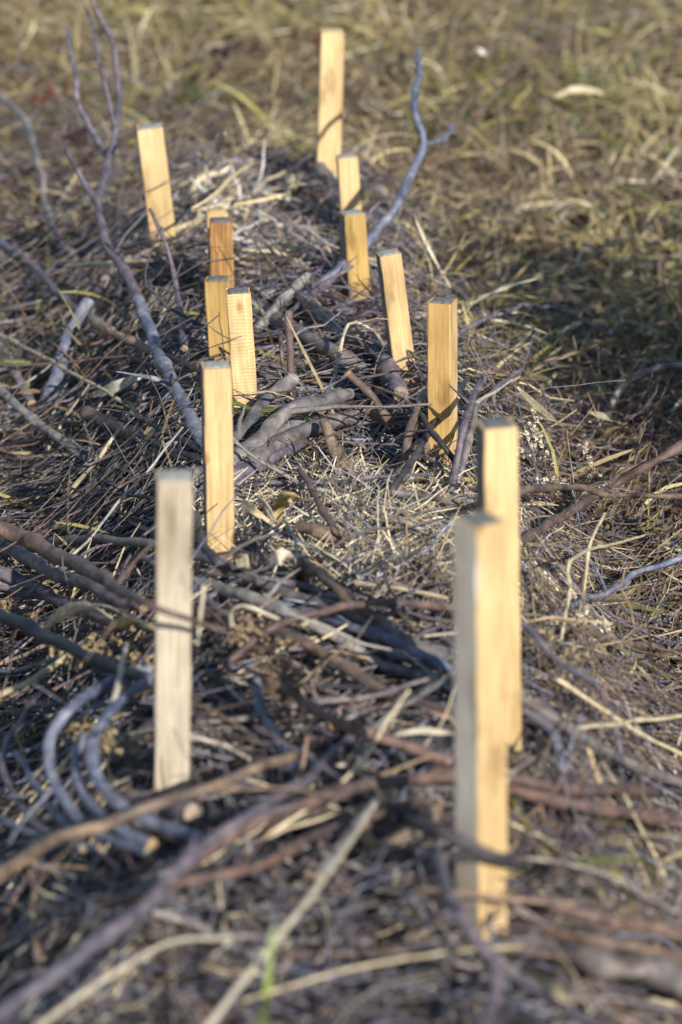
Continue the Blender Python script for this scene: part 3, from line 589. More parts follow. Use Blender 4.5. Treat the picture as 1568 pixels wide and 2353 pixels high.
for pts, w, label, c in LEAVES:
    P = np.array([P3((q[0], q[1], q[2] + 0.025)) for q in pts]); n = 12
    C = catmull(P, n); L0 = C[0].copy()
    wid = 2 * px_to_r(w, P[0]) * (np.sin(np.linspace(0.25, np.pi - 0.12, n)) ** 0.6) * (1 + 0.1 * RNG.normal(size=n))
    t = np.gradient(C, axis=0); t /= np.linalg.norm(t, axis=1)[:, None]
    roll = (CAM - P.mean(0)) / np.linalg.norm(CAM - P.mean(0)) + RNG.normal(size=3) * 0.3; u = np.cross(t, roll); u /= np.linalg.norm(u, axis=1)[:, None]; nn = np.cross(t, u)
    A = np.stack([C + u * (f * wid[:, None]) + nn * ((0.18 - 1.6 * f * f * 0.35) * wid[:, None] + 0.04 * wid[:, None] * RNG.normal(size=(n, 1))) for f in (-.5, -.25, 0, .25, .5)], 1) - L0
    i, j = np.meshgrid(np.arange(n - 1), np.arange(4), indexing='ij'); a = (i * 5 + j).ravel()
    me = mesh_from('dry_leaf', A.reshape(-1, 3), np.stack([a, a + 1, a + 6, a + 5], -1), np.array(c)[None] * (1 + 0.06 * RNG.normal(size=(n * 5, 1))), BLADE)
    o = link('dry_leaf', me, None, L0); tag(o, label, 'leaf', 'broad dry leaves')
    md = o.modifiers.new('thickness', 'SOLIDIFY'); md.thickness = 0.0006
for pts, w, label in [([(598,2400,.08),(612,2290,.12),(622,2200,.15),(628,2130,.18)], 26, 'single blurred green blade rising at the lower edge'),
                      ([(1330,1985,.05),(1420,1975,.09),(1490,1985,.09),(1510,2030,.04)], 20, 'bent green blade beside the reddish branch ends')]:
    C = catmull([P3(q) for q in pts], 12); L0 = C[0].copy(); wid = 2 * px_to_r(w, C[0]) * np.linspace(1, 0.35, 12)
    V, F = ribbons((C - L0)[None], wid[None], np.array([[0, 0.9, 0.45]]))
    o = link('grass_blade', mesh_from('grass_blade', V, F, np.tile([[0.20, 0.26, 0.06]], (len(V), 1)), BLADE), None, L0)
    tag(o, label, 'grass', 'single green blades')

# ------------------------------------------------------------------ scattered twigs
def drape_paths(n, xs, ys, head, length, S, off, bend=0.25, rise=0.0, sag=0.5):
    """paths over the brush: mid points xs, ys; stiff pieces that follow the surface loosely"""
    s = np.linspace(-0.5, 0.5, S)[None, :]
    curv = RNG.normal(size=(n, 1)) * bend
    ang = head[:, None] + curv * s * 2 + RNG.normal(size=(n, 1)) * bend * 0.8 * np.sin(s * 6)
    step = length[:, None] / (S - 1)
    dx = np.cos(ang) * step; dy = np.sin(ang) * step
    x = xs[:, None] + np.cumsum(dx, 1) - np.cumsum(dx, 1)[:, S // 2:S // 2 + 1]
    y = ys[:, None] + np.cumsum(dy, 1) - np.cumsum(dy, 1)[:, S // 2:S // 2 + 1]
    zt = top(x, y)
    lin = zt[:, :1] + (zt[:, -1:] - zt[:, :1]) * (s + 0.5)
    z = zt * sag + lin * (1 - sag)
    z = np.maximum(z, zt - 0.03) + off[:, None] + rise[:, None] * (s + 0.5) if not np.isscalar(rise) else np.maximum(z, zt - 0.03) + off[:, None]
    return np.stack([x, y, z], -1)
TWIG_COLS = np.array([BC['grey'], BC['violet'], BC['brown'], BC['red'], BC['blue'], BC['dark'], BC['tan'], BC['ash']])
TWIG_NAMES = ['grey', 'violet grey', 'brown', 'reddish', 'bluish grey', 'blackish', 'tan', 'pale grey']
TW_P = np.array([.22, .19, .15, .09, .14, .08, .05, .08])
def heap_points(n, spread=0.30, y0=2.35, y1=7.9):
    y = RNG.uniform(y0, y1, n); x = cx(y) + RNG.normal(size=n) * spread; return x, y
NT = 300
x, y = heap_points(NT, 0.26, 2.7, 7.6)
head = RNG.uniform(0, np.pi, NT); L = RNG.uniform(0.14, 0.46, NT)
rise = np.where(RNG.random(NT) < 0.3, RNG.uniform(0.0, 0.12, NT), 0.0)
TP = drape_paths(NT, x, y, head, L, 9, RNG.uniform(0.0, 0.045, NT), 0.35, rise)
TP += RNG.normal(size=TP.shape) * 0.002
TR = RNG.uniform(0.0018, 0.0048, NT)[:, None] * np.linspace(1, 0.45, 9)[None]
ci = RNG.choice(8, NT, p=TW_P)
PLACE = ['the foremost stake', 'the tall half hidden stake', 'the golden stake', 'the leaning yellow stake', 'the olive stake', 'the half hidden light stake', 'the farthest stake',
         'the bleached stake', 'the smooth yellow stake', 'the rough sawn stake', 'the amber stake', 'the rust brown stake', 'the hidden pale stake', 'the outward tilting stake']
SB = np.array([b for b, s, l in STAKE_POS])
from collections import Counter
raw_labels = []
for k in range(NT):
    m = TP[k, 4]; d = np.linalg.norm(SB[:, :2] - m[:2], axis=1); j = int(np.argmin(d)); v = m - SB[j]
    where = ('against' if d[j] < 0.1 else 'in front of' if v[1] < -abs(v[0]) else 'behind' if v[1] > abs(v[0]) else 'beside')
    lie = 'lengthwise' if abs(math.sin(head[k])) > 0.8 else 'crosswise' if abs(math.cos(head[k])) > 0.9 else 'slanting'
    size = 'long' if L[k] > 0.34 else 'short' if L[k] < 0.22 else ''
    thick = 'thin' if TR[k, 0] < 0.0034 else 'stout'
    raw_labels.append(' '.join(w for w in (size, thick, TWIG_NAMES[ci[k]], 'twig', lie, where, PLACE[j]) if w))
def settle(labels, ydist):
    by = {}
    for k, t in enumerate(labels): by.setdefault(t, []).append(k)
    for t, ks in by.items():
        if len(ks) == 2:
            ks = sorted(ks, key=lambda k: ydist[k]); labels[ks[0]] += ', nearer one'; labels[ks[1]] += ', farther one'
        elif len(ks) > 2:
            for r, k in enumerate(sorted(ks, key=lambda k: ydist[k])): labels[k] += ', %s nearest' % ('first', 'second', 'third', 'fourth', 'fifth', 'sixth')[min(r, 5)]
settle(raw_labels, TP[:, 4, 1])
for k in range(NT):
    L0 = TP[k, 0].copy()
    V, F = tubes((TP[k] - L0)[None], TR[k][None], 6)
    me = mesh_from('twig', V, F, TWIG_COLS[ci[k]][None] * (1 + 0.15 * RNG.normal(size=(len(V), 1))).clip(0.6, 1.5), BARK)
    o = link('twig', me, None, L0); o['_o'] = [float(v) for v in L0]
    tag(o, raw_labels[k], 'twig', 'loose twigs in the brush heap')
    if L[k] > 0.24: side_twigs(o, TP[k], TR[k], int(RNG.integers(1, 4)), 0.03, 0.12, TWIG_COLS[ci[k]], 5)

# scattered medium branches, most of them at the near end and in the tangle behind the fan
NBR = 205
yb = np.concatenate([RNG.uniform(2.7, 3.6, 55), RNG.uniform(2.75, 4.1, 78), RNG.uniform(4.95, 6.4, 46), RNG.uniform(4.0, 7.5, 26)])
xb = cx(yb) + RNG.normal(size=NBR) * np.where(yb < 4.1, 0.27, 0.2); xb[179:] = cx(yb[179:]) - RNG.uniform(0.3, 0.6, 26)
hb = np.where(RNG.random(NBR) < 0.6, RNG.normal(size=NBR) * 0.45 + np.where(RNG.random(NBR) < 0.5, 0.4, 2.6), RNG.uniform(0, np.pi, NBR))
Lb = RNG.uniform(0.25, 0.75, NBR)
sweep = RNG.random(NBR) < 0.72; sweep[133:] = RNG.random(NBR - 133) < 0.25
hb = np.where(sweep, -0.42 + RNG.normal(size=NBR) * 0.22, hb); Lb = np.where(sweep, RNG.uniform(0.5, 1.05, NBR), Lb)
BP = drape_paths(NBR, xb, yb, hb, Lb, 7, RNG.uniform(0.0, 0.055, NBR), 0.2, np.where(RNG.random(NBR) < 0.3, RNG.uniform(0.0, 0.13, NBR), 0.0))
rb = RNG.uniform(0.0022, 0.0050, NBR); cb = RNG.choice(8, NBR, p=TW_P)
bl = []
for k in range(NBR):
    m = BP[k, 3]; d = np.linalg.norm(SB[:, :2] - m[:2], axis=1); j = int(np.argmin(d)); v = m - SB[j]
    where = ('against' if d[j] < 0.1 else 'in front of' if v[1] < -abs(v[0]) else 'behind' if v[1] > abs(v[0]) else 'beside')
    lie = 'lengthwise' if abs(math.sin(hb[k])) > 0.8 else 'crosswise' if abs(math.cos(hb[k])) > 0.9 else 'slanting'
    bl.append(' '.join(w for w in ('long' if Lb[k] > 0.6 else 'short', 'thick' if rb[k] > 0.0037 else 'slim', TWIG_NAMES[cb[k]], 'branch', lie, where, PLACE[j])))
settle(bl, BP[:, 3, 1])
for k in range(NBR):
    o, C, R = branch_parts('branch', BP[k], rb[k], rb[k] * RNG.uniform(0.35, 0.7), TWIG_COLS[cb[k]] * RNG.uniform(0.65, 1.6), K=8, nodes=int(RNG.integers(1, 5)), kink=0.9, cuts=(True, rb[k] > 0.0036), cutmat=CUT if RNG.random() < 0.5 else CUTGREY)
    tag(o, bl[k], 'branch', 'branches laid in the brush heap')
    side_twigs(o, C, R, int(RNG.integers(1, 5)), 0.03, 0.2, TWIG_COLS[cb[k]], 5)

# ------------------------------------------------------------------ uncountable litter
def stuff_tubes(name, P, R, cols, K, label, cat, mat):
    V, F = tubes(P, R, K); c = np.repeat(cols, P.shape[1] * K, axis=0)
    o = link(name, mesh_from(name, V, F, c, mat)); tag(o, label, cat, kind='stuff'); return o
def stuff_ribbons(name, P, W, side, cols, label, cat, mat):
    V, F = ribbons(P, W, side); c = np.repeat(cols, P.shape[1] * 2, axis=0)
    o = link(name, mesh_from(name, V, F, c, mat)); tag(o, label, cat, kind='stuff'); return o
def vary(cols, a=0.18): return cols * (1 + a * RNG.normal(size=(len(cols), 1))).clip(0.35, 2.0)

# fine twigs through the heap
n = 25000; x, y = heap_points(n, 0.32); k = wob(x, y, 17.0, 9.0) + 0.22 * RNG.normal(size=n) > -0.02; x, y = x[k], y[k]; n = len(x)
P = drape_paths(n, x, y, RNG.uniform(0, np.pi, n), RNG.uniform(0.08, 0.38, n), 7, RNG.uniform(-0.10, 0.045, n), 0.4, np.where(RNG.random(n) < 0.25, RNG.uniform(-.05, 0.09, n), 0.0))
P += RNG.normal(size=P.shape) * 0.002
stuff_tubes('fine_twigs', P, (0.0010 + 0.0037 * RNG.random(n) ** 1.6)[:, None] * np.linspace(1, 0.5, 7)[None], vary(TWIG_COLS[RNG.choice(8, n, p=TW_P)], 0.4), 5, 'tangle of fine brown and grey twigs filling the brush heap', 'twigs', BARK)
# long thin interlaced stems over the whole heap, over its flank, and caught round the stake feet
def long_stems(name, label, x, y, hd, lo, hi, off, r0, r1, rise=0.05, bend=0.22):
    n = len(x); P = drape_paths(n, x, y, hd, RNG.uniform(lo, hi, n), 11, off, bend, RNG.normal(size=n) * rise, 0.55); P += RNG.normal(size=P.shape) * 0.0016
    stuff_tubes(name, P, (r0 + (r1 - r0) * RNG.random(n) ** 1.8)[:, None] * np.linspace(1, 0.4, 11)[None], vary(TWIG_COLS[RNG.choice(8, n, p=TW_P)], 0.35), 5, label, 'twigs', BARK)
n = 1700; x, y = heap_points(n, 0.27, 2.6, 7.2); y = 2.6 + (y - 2.6) ** 1.15 / 4.6 ** 0.15
long_stems('long_stems', 'long thin stems woven crosswise through the brush heap', x, y, np.where(RNG.random(n) < 0.65, -0.4 + RNG.normal(size=n) * 0.35, RNG.uniform(0, np.pi, n)), 0.25, 0.85, RNG.uniform(-0.02, 0.05, n), 0.0009, 0.003)
n = 900; y = RNG.uniform(4.6, 9.0, n); x = cx(y) - RNG.uniform(0.22, 0.95, n)
long_stems('bank_stems', 'violet grey and brown stems spilling from the heap towards the meadow edge', x, y, RNG.normal(size=n) * 0.55 - 0.6, 0.2, 0.75, RNG.uniform(-0.02, 0.09, n), 0.001, 0.0034, 0.09)
bx_, by_ = [], []
for B_, s_, l_ in STAKE_POS:
    for q in range(9): bx_.append(B_[0] + RNG.normal() * 0.05); by_.append(B_[1] - s_ * 0.5 - RNG.uniform(0.012, 0.07))
n = len(bx_)
long_stems('foot_stems', 'thin twigs lying against the feet of the stakes', np.array(bx_), np.array(by_), RNG.normal(size=n) * 0.3, 0.08, 0.3, RNG.uniform(0.0, 0.045, n), 0.0009, 0.003, 0.02, 0.1)
# thin twigs spilling over both flanks onto the grass
n = 1600; y = 3.0 + 5.8 * RNG.random(n) ** 1.4; sgn = np.where(RNG.random(n) < 0.62, -1, 1); x = cx(y) + sgn * RNG.uniform(0.3, 1.0, n)
P = drape_paths(n, x, y, RNG.normal(size=n) * 0.9 + np.where(sgn > 0, 0.4, 2.6), RNG.uniform(0.12, 0.5, n), 8, RNG.uniform(-0.03, 0.05, n), 0.3, RNG.uniform(-0.05, 0.08, n))
stuff_tubes('spilled_twigs', P, RNG.uniform(0.0008, 0.003, n)[:, None] * np.linspace(1, 0.4, 8)[None], vary(TWIG_COLS[RNG.choice(8, n, p=TW_P)]), 5, 'thin brown twigs spilling over the grass on both flanks of the heap', 'twigs', BARK)

n = 260; y = RNG.uniform(5.0, 9.5, n); x = cx(y) - RNG.uniform(0.3, 1.0, n)
P = drape_paths(n, x, y, RNG.normal(size=n) * 0.45 + 2.4, RNG.uniform(0.3, 0.8, n), 10, RNG.uniform(0.0, 0.07, n), 0.35, RNG.uniform(-0.1, 0.16, n), 0.3)
P += RNG.normal(size=P.shape) * 0.003
stuff_tubes('bramble_stems', P, RNG.uniform(0.0016, 0.0042, n)[:, None] * np.linspace(1, 0.4, 10)[None], vary(np.array([BC['ash'], BC['violet'], BC['red'], BC['grey'], BC['tan']])[RNG.choice(5, n)]), 5, 'thin bare bramble stems arching out of the heap over the meadow edge', 'brambles', BARK)

STRAWC = np.array([(0.57, 0.485, 0.32), (0.44, 0.365, 0.24), (0.67, 0.59, 0.43), (0.30, 0.275, 0.25), (0.41, 0.40, 0.385), (0.19, 0.145, 0.105)])
def straw(n, x, y, heads, lo, hi, off, w, name, label, bend=0.5, S=6, p=None, rise=0.018):
    P = drape_paths(n, x, y, heads, RNG.uniform(lo, hi, n), S, off, bend, RNG.normal(size=n) * rise)
    side = RNG.normal(size=(n, 3)) * 0.6 + np.array([0, -0.3, 0.8])
    W = w[:, None] * np.concatenate([np.ones(S - 2), [0.8, 0.35]])[None]
    cols = vary(STRAWC[RNG.choice(6, n, p=p)])
    return stuff_ribbons(name, P, W, side, cols, label, 'straw', STALK)
# fine straw bed, thickest between the yellow and the golden stake
n = 8000; x = RNG.normal(size=n) * 0.16 + 0.05; y = RNG.normal(size=n) * 0.17 + 4.62
straw(n, x, y, RNG.uniform(0, np.pi, n), 0.05, 0.2, RNG.uniform(-0.03, 0.034, n), RNG.uniform(0.0010, 0.0036, n), 'fine_straw', 'bed of fine pale straw between the yellow and the golden stake', 0.25, rise=0.03, p=[.28, .18, .24, .1, .12, .08])
n = 19000; x, y = heap_points(n, 0.30); k = wob(x, y, 17.0, 9.0) + 0.25 * RNG.normal(size=n) > -0.12; x, y = x[k], y[k]; n = len(x); x = np.where(y < 4.7, x * 1.35, x); y = 2.35 + (y - 2.35) ** 1.25 / 5.55 ** 0.25
straw(n, x, y, RNG.uniform(0, np.pi, n), 0.04, 0.22, RNG.uniform(-0.09, 0.026, n), 0.001 + 0.005 * RNG.random(n) ** 2, 'heap_straw', 'straw and dry stems worked through the whole brush heap', 0.25, p=[.16, .18, .09, .19, .15, .23])
n = 520; y = RNG.normal(size=n) * 0.32 + 6.75; x = cx(y) - 0.05 + RNG.normal(size=n) * 0.085
straw(n, x, y, RNG.uniform(0, np.pi, n), 0.06, 0.22, RNG.uniform(-0.03, 0.05, n), RNG.uniform(0.003, 0.012, n), 'husk_straw', 'pile of broad pale straw husks at the back of the heap', 0.7, rise=0.05, p=[.16, .24, .08, .2, .14, .18])

n = 7000; y = 2.9 + 4.5 * RNG.random(n) ** 1.3; x = cx(y) + np.where(RNG.random(n) < 0.5, -1, 1) * RNG.uniform(0.25, 0.95, n)
straw(n, x, y, RNG.uniform(0, np.pi, n), 0.05, 0.26, RNG.uniform(-0.05, 0.035, n), 0.001 + 0.0055 * RNG.random(n) ** 2, 'flank_straw', 'loose straw and dead blades on both flanks of the heap', 0.4, p=[.13, .2, .07, .22, .13, .25], rise=0.04)
n = 650; x, y = heap_points(n, 0.28, 2.5, 4.5)
P = drape_paths(n, x, y, RNG.uniform(0, np.pi, n), RNG.uniform(0.06, 0.32, n), 6, RNG.uniform(-0.02, 0.055, n), 0.3, np.where(RNG.random(n) < 0.3, RNG.uniform(-0.05, 0.1, n), 0.0))
stuff_tubes('dry_stems', P, RNG.uniform(0.0012, 0.0032, n)[:, None] * np.linspace(1, 0.7, 6)[None], vary(np.array([BC['pale'], BC['straw'], BC['ash'], (0.34, 0.24, 0.15)])[RNG.choice(4, n)], 0.3), 6, 'broken pale stems strewn through the near brush', 'stems', STALK)
n = 4600; y = RNG.uniform(3.2, 5.9, n); x = RNG.uniform(0.26, 0.85, n)
P = drape_paths(n, x, y, RNG.uniform(-0.6, 2.2, n), RNG.uniform(0.06, 0.34, n), 7, RNG.uniform(-0.03, 0.075, n), 0.45, RNG.normal(size=n) * 0.07)
P += RNG.normal(size=P.shape) * 0.002
stuff_tubes('weed_tangle', P, (0.0006 + 0.0022 * RNG.random(n) ** 2)[:, None] * np.linspace(1, 0.5, 7)[None], vary(np.vstack([TWIG_COLS, [(0.36, 0.29, 0.18), (0.24, 0.18, 0.11)]])[RNG.choice(10, n)], 0.35), 5, 'dry weed and twig tangle banked beside the tall hidden stake', 'weeds', BARK)
n = 26000; x, y = (lambda M: (RNG.uniform(-1, 1, M) * (0.65 + 0.11 * (3 + 9.5 * np.linspace(0, 1, M))), 3 + 9.5 * np.linspace(0, 1, M)))(n)
k = mound(x, y) < 0.3; x, y = x[k], y[k]; n = len(x)
straw(n, x, y, RNG.uniform(0, np.pi, n), 0.03, 0.16, RNG.uniform(-0.03, 0.05, n), 0.0015 + 0.006 * RNG.random(n) ** 2, 'thatch', 'flat matted thatch of broken dead stems on the meadow', 0.3, 4, p=[.08, .2, .05, .21, .1, .36], rise=0.03)
# dead grass over the ground
GR = np.array([(0.36, 0.29, 0.155), (0.26, 0.20, 0.115), (0.46, 0.38, 0.23), (0.16, 0.11, 0.075), (0.27, 0.245, 0.085), (0.15, 0.185, 0.055), (0.13, 0.085, 0.068), (0.36, 0.315, 0.125), (0.6, 0.53, 0.38)])
KINDS = [([0, 1, 2, 8], [.35, .3, .25, .1]), ([0, 4, 7], [.4, .3, .3]), ([5, 4, 7], [.5, .3, .2]), ([3, 6, 1], [.4, .4, .2]), ([1, 3, 0], [.5, .3, .2])]
def grass(n, M, ctr, name, label, lo, hi, w, up, kp, S=6, spr=0.07):
    """blades growing and lying in clumps, each clump with its own lean, length and tint"""
    mx, my = ctr(M)
    mh = RNG.uniform(0, 6.28, M) * 0.6 + 1.2 * wob(mx, my, 1.1, 3.0); ml = RNG.uniform(0.6, 1.35, M); mu = RNG.normal(size=M) * 0.3 + up; mk = RNG.choice(5, M, p=kp)
    green = wob(mx, my, 1.9, 5.0) + 0.35 * sstep(0.2, 0.7, mx) * sstep(6.5, 7.5, my) + 0.2 * sstep(-0.5, -0.9, mx) * sstep(8.5, 9.5, my); mk = np.where((green > 0.75) & (RNG.random(M) < 0.6), 2, mk); mk = np.where((green < -0.4) & (RNG.random(M) < 0.55), 3, mk)
    mb = RNG.uniform(0.55, 1.45, M)
    k = RNG.integers(0, M, n); x = mx[k] + RNG.normal(size=n) * spr; y = my[k] + RNG.normal(size=n) * spr
    keep = (RNG.random(n) > 0.93 * mound(x, y)) & (RNG.random(n) > 0.6 * sstep(5.2, 4.4, y) * sstep(1.3, 0.9, np.abs(x))) & (RNG.random(n) > 0.55 * sstep(8.2, 7.0, y) * sstep(0.1, -0.3, x) * sstep(-1.2, -0.9, x)); x, y, k = x[keep], y[keep], k[keep]; n = len(x)
    hd = mh[k] + RNG.normal(size=n) * 0.9; Lg = RNG.uniform(lo, hi, n) * ml[k]
    s = np.linspace(0, 1, S)[None]
    el0 = np.clip(RNG.normal(size=n) * 0.4 + mu[k], -0.1, 1.5)[:, None]; el = el0 * (1 - s * RNG.uniform(0.0, 1.7, n)[:, None])
    az = hd[:, None] + RNG.normal(size=(n, 1)) * 0.9 * s + np.where(RNG.random((n, 1)) < 0.3, (s > 0.5) * RNG.normal(size=(n, 1)) * 1.2, 0)
    st = Lg[:, None] / (S - 1)
    dx, dy, dz = np.cos(el) * np.cos(az) * st, np.cos(el) * np.sin(az) * st, np.sin(el) * st
    X_ = x[:, None] + np.cumsum(dx, 1) - dx[:, :1]; Y_ = y[:, None] + np.cumsum(dy, 1) - dy[:, :1]
    Z_ = top(x, y)[:, None] + np.cumsum(dz, 1) - dz[:, :1] + RNG.uniform(-0.01, 0.04, n)[:, None]
    Z_ = np.maximum(Z_, top(X_, Y_) + 0.003)
    side = RNG.normal(size=(n, 3)) * 0.7 + np.array([0.0, -0.4, 0.6])
    W = RNG.uniform(*w, n)[:, None] * np.concatenate([np.linspace(0.8, 1, S - 2), [0.75, 0.2]])[None]
    c = np.zeros((n, 3))
    for q, (ids, pr) in enumerate(KINDS):
        sel = mk[k] == q; c[sel] = GR[RNG.choice(ids, sel.sum(), p=pr)]
    c = c * mb[k][:, None]
    return stuff_ribbons(name, np.stack([X_, Y_, Z_], -1), W, side, vary(c, 0.22), label, 'grass', BLADE)
KP = [.33, .24, .10, .18, .15]
def near_c(M):
    y = 3.0 + 9.5 * RNG.random(M) ** 0.85; return RNG.uniform(-1, 1, M) * (0.65 + 0.11 * y), y
def outer_c(M):
    y = RNG.uniform(-0.5, 17, M); sg = np.where(RNG.random(M) < 0.5, -1, 1); return sg * RNG.uniform(0.5 + 0.1 * y, 5), y
grass(44000, 2300, near_c, 'dead_grass', 'matted dead grass, tan with olive patches, around the brush heap', 0.06, 0.24, (0.002, 0.0085), 0.5, KP)
grass(16000, 900, outer_c, 'outer_grass', 'dead grass of the wider meadow', 0.12, 0.35, (0.004, 0.012), 0.55, KP, 5, 0.12)
grass(9000, 300, lambda M: (RNG.uniform(-4, 4, M), RNG.uniform(11, 18, M)), 'far_grass', 'tall dry grass at the far end of the meadow', 0.15, 0.4, (0.005, 0.013), 0.8, KP, 5, 0.12)
# broad limp blades lying on top of the mat
grass(3500, 1600, near_c, 'limp_blades', 'broad limp bleached blades lying on the dead grass', 0.08, 0.24, (0.004, 0.011), 0.15, [.75, .03, .0, .1, .12], 8, 0.1)
# brown weed stems through the meadow
n = 2600; y = RNG.uniform(4, 13, n); x = RNG.uniform(-1, 1, n) * (0.6 + 0.12 * y); k = (mound(x, y) < 0.1) & (wob(x, y, 1.3, 8.0) + 0.4 * RNG.normal(size=n) > 0.0); x, y = x[k], y[k]; n = len(x)
P = drape_paths(n, x, y, RNG.normal(size=n) * 0.6 + 0.7, RNG.uniform(0.12, 0.5, n), 7, RNG.uniform(0.02, 0.08, n), 0.35, RNG.uniform(-0.02, 0.2, n))
stuff_tubes('brown_weeds', P, RNG.uniform(0.001, 0.0032, n)[:, None] * np.linspace(1, 0.4, 7)[None], vary(np.array([BC['red'], BC['brown'], BC['violet'], BC['dark']])[RNG.choice(4, n)]), 4, 'brown dead weed stems leaning through the meadow grass', 'weeds', BARK)

# small chaff and leaf crumbs on the heap
n = 18000; x, y = heap_points(n, 0.28); k = wob(x, y, 17.0, 9.0) + 0.25 * RNG.normal(size=n) > -0.05; x, y = x[k], y[k]; n = len(x); z = top(x, y) + RNG.uniform(-0.06, 0.015, n)
hd = RNG.uniform(0, 6.28, n); l_ = RNG.uniform(0.003, 0.014, n); d = np.stack([np.cos(hd), np.sin(hd), RNG.normal(size=n) * 0.5], -1) * l_[:, None]
c0 = np.stack([x, y, z], -1); P = np.stack([c0 - d, c0 + RNG.normal(size=(n, 3)) * 0.001, c0 + d], 1)
W = RNG.uniform(0.002, 0.007, n)[:, None] * np.array([[0.5, 1, 0.3]])
stuff_ribbons('chaff', P, W, RNG.normal(size=(n, 3)), vary(np.vstack([STRAWC, GR[[3, 6]]])[RNG.choice(8, n)]), 'crumbs of dry leaf and chaff in the heap', 'chaff', BLADE)

# ------------------------------------------------------------------ dried flower stalks with seed heads
def seed_plant(base_px, tip_px, heads, label, spread=0.05, hs=0.0045, col=(0.52, 0.46, 0.36), stem=(0.13, 0.09, 0.065), group='dried seed head stalks'):
    A, B = P3(base_px), P3(tip_px); mid = (A + B) / 2 + RNG.normal(size=3) * 0.012
    o, C, R = branch_parts('seed_stalk', [A, mid, B], 0.0022, 0.001, stem, K=6, cuts=(False, False))
    tag(o, label, 'dried plant', group)
    nb = max(3, heads // 7); tips = []
    for k in range(nb):
        i = int(RNG.uniform(0.35, 1.0) * (len(C) - 1)); d = RNG.normal(size=3); d[2] = abs(d[2]) * 0.7; d /= np.linalg.norm(d)
        e = C[i] + d * spread * RNG.uniform(0.4, 1.2)
        branch_parts('flower_branch', [C[i], (C[i] + e) / 2 + RNG.normal(size=3) * 0.004, e], 0.0010, 0.0006, stem, o, 4)
        for q in range(7): tips.append(C[i] + (e - C[i]) * RNG.uniform(0.35, 1.05) + RNG.normal(size=3) * 0.006)
    tips = np.array(tips); m = len(tips); NB = 14
    d = RNG.normal(size=(m, NB, 3)); d /= np.linalg.norm(d, axis=2, keepdims=True); ln = hs * RNG.uniform(0.5, 1.2, (m, NB, 1))
    c = np.repeat(tips[:, None], NB, 1); Pp = np.stack([c, c + d * ln * 0.6, c + d * ln], 2).reshape(-1, 3, 3) - C[0]
    V, F = ribbons(Pp, np.tile([[0.001, 0.0032, 0.0012]], (m * NB, 1)) * hs / 0.0045 * 1.15, RNG.normal(size=(m * NB, 3)))
    s = link('seed_heads', mesh_from('seed_heads', V, F, np.repeat(vary(np.tile([col], (m * NB, 1))), 6, axis=0), BLADE), o); s['kind'] = 'stuff'
seed_plant((1215,1160,.02), (1225,1000,.12), 49, 'dried stalk with whitish fluffy heads beside the tall hidden stake top', 0.055, 0.0055, (0.62, 0.57, 0.46))
seed_plant((1330,1180,.02), (1365,1070,.12), 35, 'dried stalk with pale heads above the thorny bramble stem', 0.07, 0.0055, (0.62, 0.57, 0.46))
seed_plant((1290,1480,.0), (1390,1420,.07), 63, 'fluffy white seed cluster lying in the straw behind the foremost stake', 0.05, 0.007, (0.64, 0.58, 0.46))
seed_plant((1200,1560,.0), (1330,1540,.05), 70, 'brown beaded seed cluster beside the tall hidden stake', 0.06, 0.005, (0.42, 0.34, 0.22))
seed_plant((1190,1480,.0), (1300,1500,.06), 56, 'small tan seed cluster above the brown beaded one', 0.05, 0.0045, (0.48, 0.39, 0.24))
seed_plant((120,1560,.02), (290,1520,.06), 84, 'big tan seed cluster by the sloping dark blue branch', 0.07, 0.006, (0.42, 0.34, 0.2))
seed_plant((180,1700,.02), (290,1740,.05), 56, 'tan seed cluster inside the bow shaped branches', 0.06, 0.006, (0.45, 0.36, 0.22))
seed_plant((470,1500,.02), (620,1490,.06), 84, 'brown seed cluster in the brush beside the bleached stake', 0.07, 0.005, (0.36, 0.27, 0.17))
seed_plant((640,1660,.06), (650,1520,.16), 70, 'feathery brown seed stalk standing blurred in the brush before the bundle', 0.06, 0.0042, (0.22, 0.15, 0.10))
seed_plant((930,1330,.0), (1010,1310,.05), 63, 'crumbly dark seed cluster at the edge of the straw bed', 0.05, 0.004, (0.36, 0.3, 0.2))
seed_plant((20,1480,.02), (60,1390,.1), 56, 'brown seed stalk at the border under the broad reddish branch', 0.06, 0.005, (0.28, 0.2, 0.12))
# dark and red leafed weeds in the background
for bp, tp, c, lab, hs in [((500,200,.0),(500,120,.12),(0.06,0.035,0.055),'dark purple leafed weed in the background grass',0.01), ((205,400,.0),(205,330,.1),(0.09,0.05,0.07),'dull purple weed beside the tall forked branch',0.014),
                       ((725,130,.0),(728,80,.08),(0.22,0.03,0.03),'red leafed weed behind the farthest stake',0.006), ((130,260,.0),(130,225,.05),(0.22,0.06,0.05),'small red leafed weed beside the thin brown branch',0.008),
                       ((440,270,.0),(450,235,.05),(0.10,0.12,0.04),'green leafed weed behind the outward tilting stake',0.011), ((930,220,.0),(925,160,.12),(0.08,0.05,0.045),'brown dead weed behind the slender forked branch',0.01)]:
    seed_plant(bp, tp, 35, lab, 0.07, hs, c, (0.09, 0.05, 0.05), 'small weeds in the background')

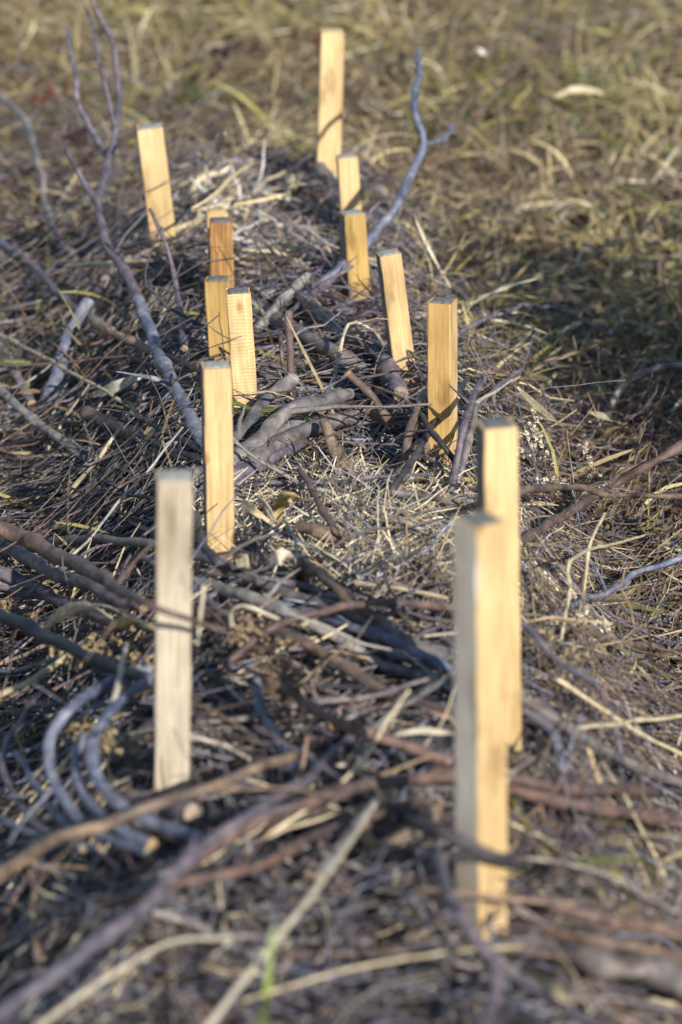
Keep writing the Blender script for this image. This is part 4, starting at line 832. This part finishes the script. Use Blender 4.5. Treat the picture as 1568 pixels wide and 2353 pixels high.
# weed stalks leaning over the bright slope
for k, (a, b, lab) in enumerate([((1000,330,.1),(1260,90,.3),'long reddish weed stalk slanting over the far slope'), ((1060,300,.1),(1320,60,.3),'second reddish weed stalk parallel to the long one'),
            ((1120,260,.08),(1230,150,.2),'short reddish weed stalk between the long ones'), ((1500,420,.05),(1640,300,.1),'pale stalk at the border of the far slope'),
            ((1250,120,.05),(1480,30,.25),'brown weed stalk high on the far slope'), ((860,170,.05),(900,60,.2),'brown weed stalk beside the farthest stake'), ((1000,420,.02),(1060,270,.15),'grey weed stalk beside the slender forked branch')]):
    A, B = P3(a), P3(b); o, C, R = branch_parts('weed_stalk', [A, (A + B) / 2 + np.array([0, 0, 0.03]), B], 0.005, 0.003, BC['pale'] if 'pale' in lab else BC['red'] if 'red' in lab else BC['brown'], K=6, cuts=(False, False))
    tag(o, lab, 'weed', 'leaning weed stalks'); side_twigs(o, C, R, 5, 0.05, 0.15, BC['brown'], 5)

# ------------------------------------------------------------------ unseen bush added out of view to cast shade on the ditch
def shade_shrub(loc, h, w, nleaf, label):
    root = bpy.data.objects.new('shade_shrub', None); COL.objects.link(root); root.location = loc; root['_o'] = [float(v) for v in loc]
    tag(root, label, 'shade_shrub', 'bushes added out of view for shade')
    for k in range(9):
        a = RNG.uniform(0, 6.28); tip = np.array([math.cos(a) * w * 0.4 * RNG.random(), math.sin(a) * w * 0.4 * RNG.random(), h * RNG.uniform(0.7, 0.98)])
        P = [np.array(loc), np.array(loc) + tip * np.array([0.4, 0.4, 0.5]) + RNG.normal(size=3) * 0.03, np.array(loc) + tip]
        branch_parts('stem', P, 0.012, 0.003, BC['brown'], root, 6)
    u = RNG.normal(size=(nleaf, 3)); u /= np.linalg.norm(u, axis=1)[:, None]; u *= RNG.random((nleaf, 1)) ** 0.45
    lump = 1 + 0.25 * np.sin(u[:, 0] * 9 + 1) * np.sin(u[:, 1] * 8) 
    c = u * np.array([w / 2, w / 2, h * 0.45]) * lump[:, None] + np.array([0, 0, h * 0.55]); d = RNG.normal(size=(nleaf, 3)); d /= np.linalg.norm(d, axis=1)[:, None]; d *= 0.022
    P = np.stack([c - d, c, c + d], 1); V, F = ribbons(P, np.tile([[0.004, 0.026, 0.004]], (nleaf, 1)), RNG.normal(size=(nleaf, 3)))
    o = link('foliage', mesh_from('foliage', V, F, np.repeat(vary(np.array([(0.10, 0.075, 0.035), (0.07, 0.08, 0.03), (0.13, 0.085, 0.04)])[RNG.choice(3, nleaf)]), 6, axis=0), BLADE), root); o['kind'] = 'stuff'
shade_shrub((1.44, 4.9, 0.0), 1.5, 1.1, 5600, 'dense brown leafed bush added unseen to shade the ditch')

for o in bpy.data.objects:
    if '_o' in o: del o['_o']
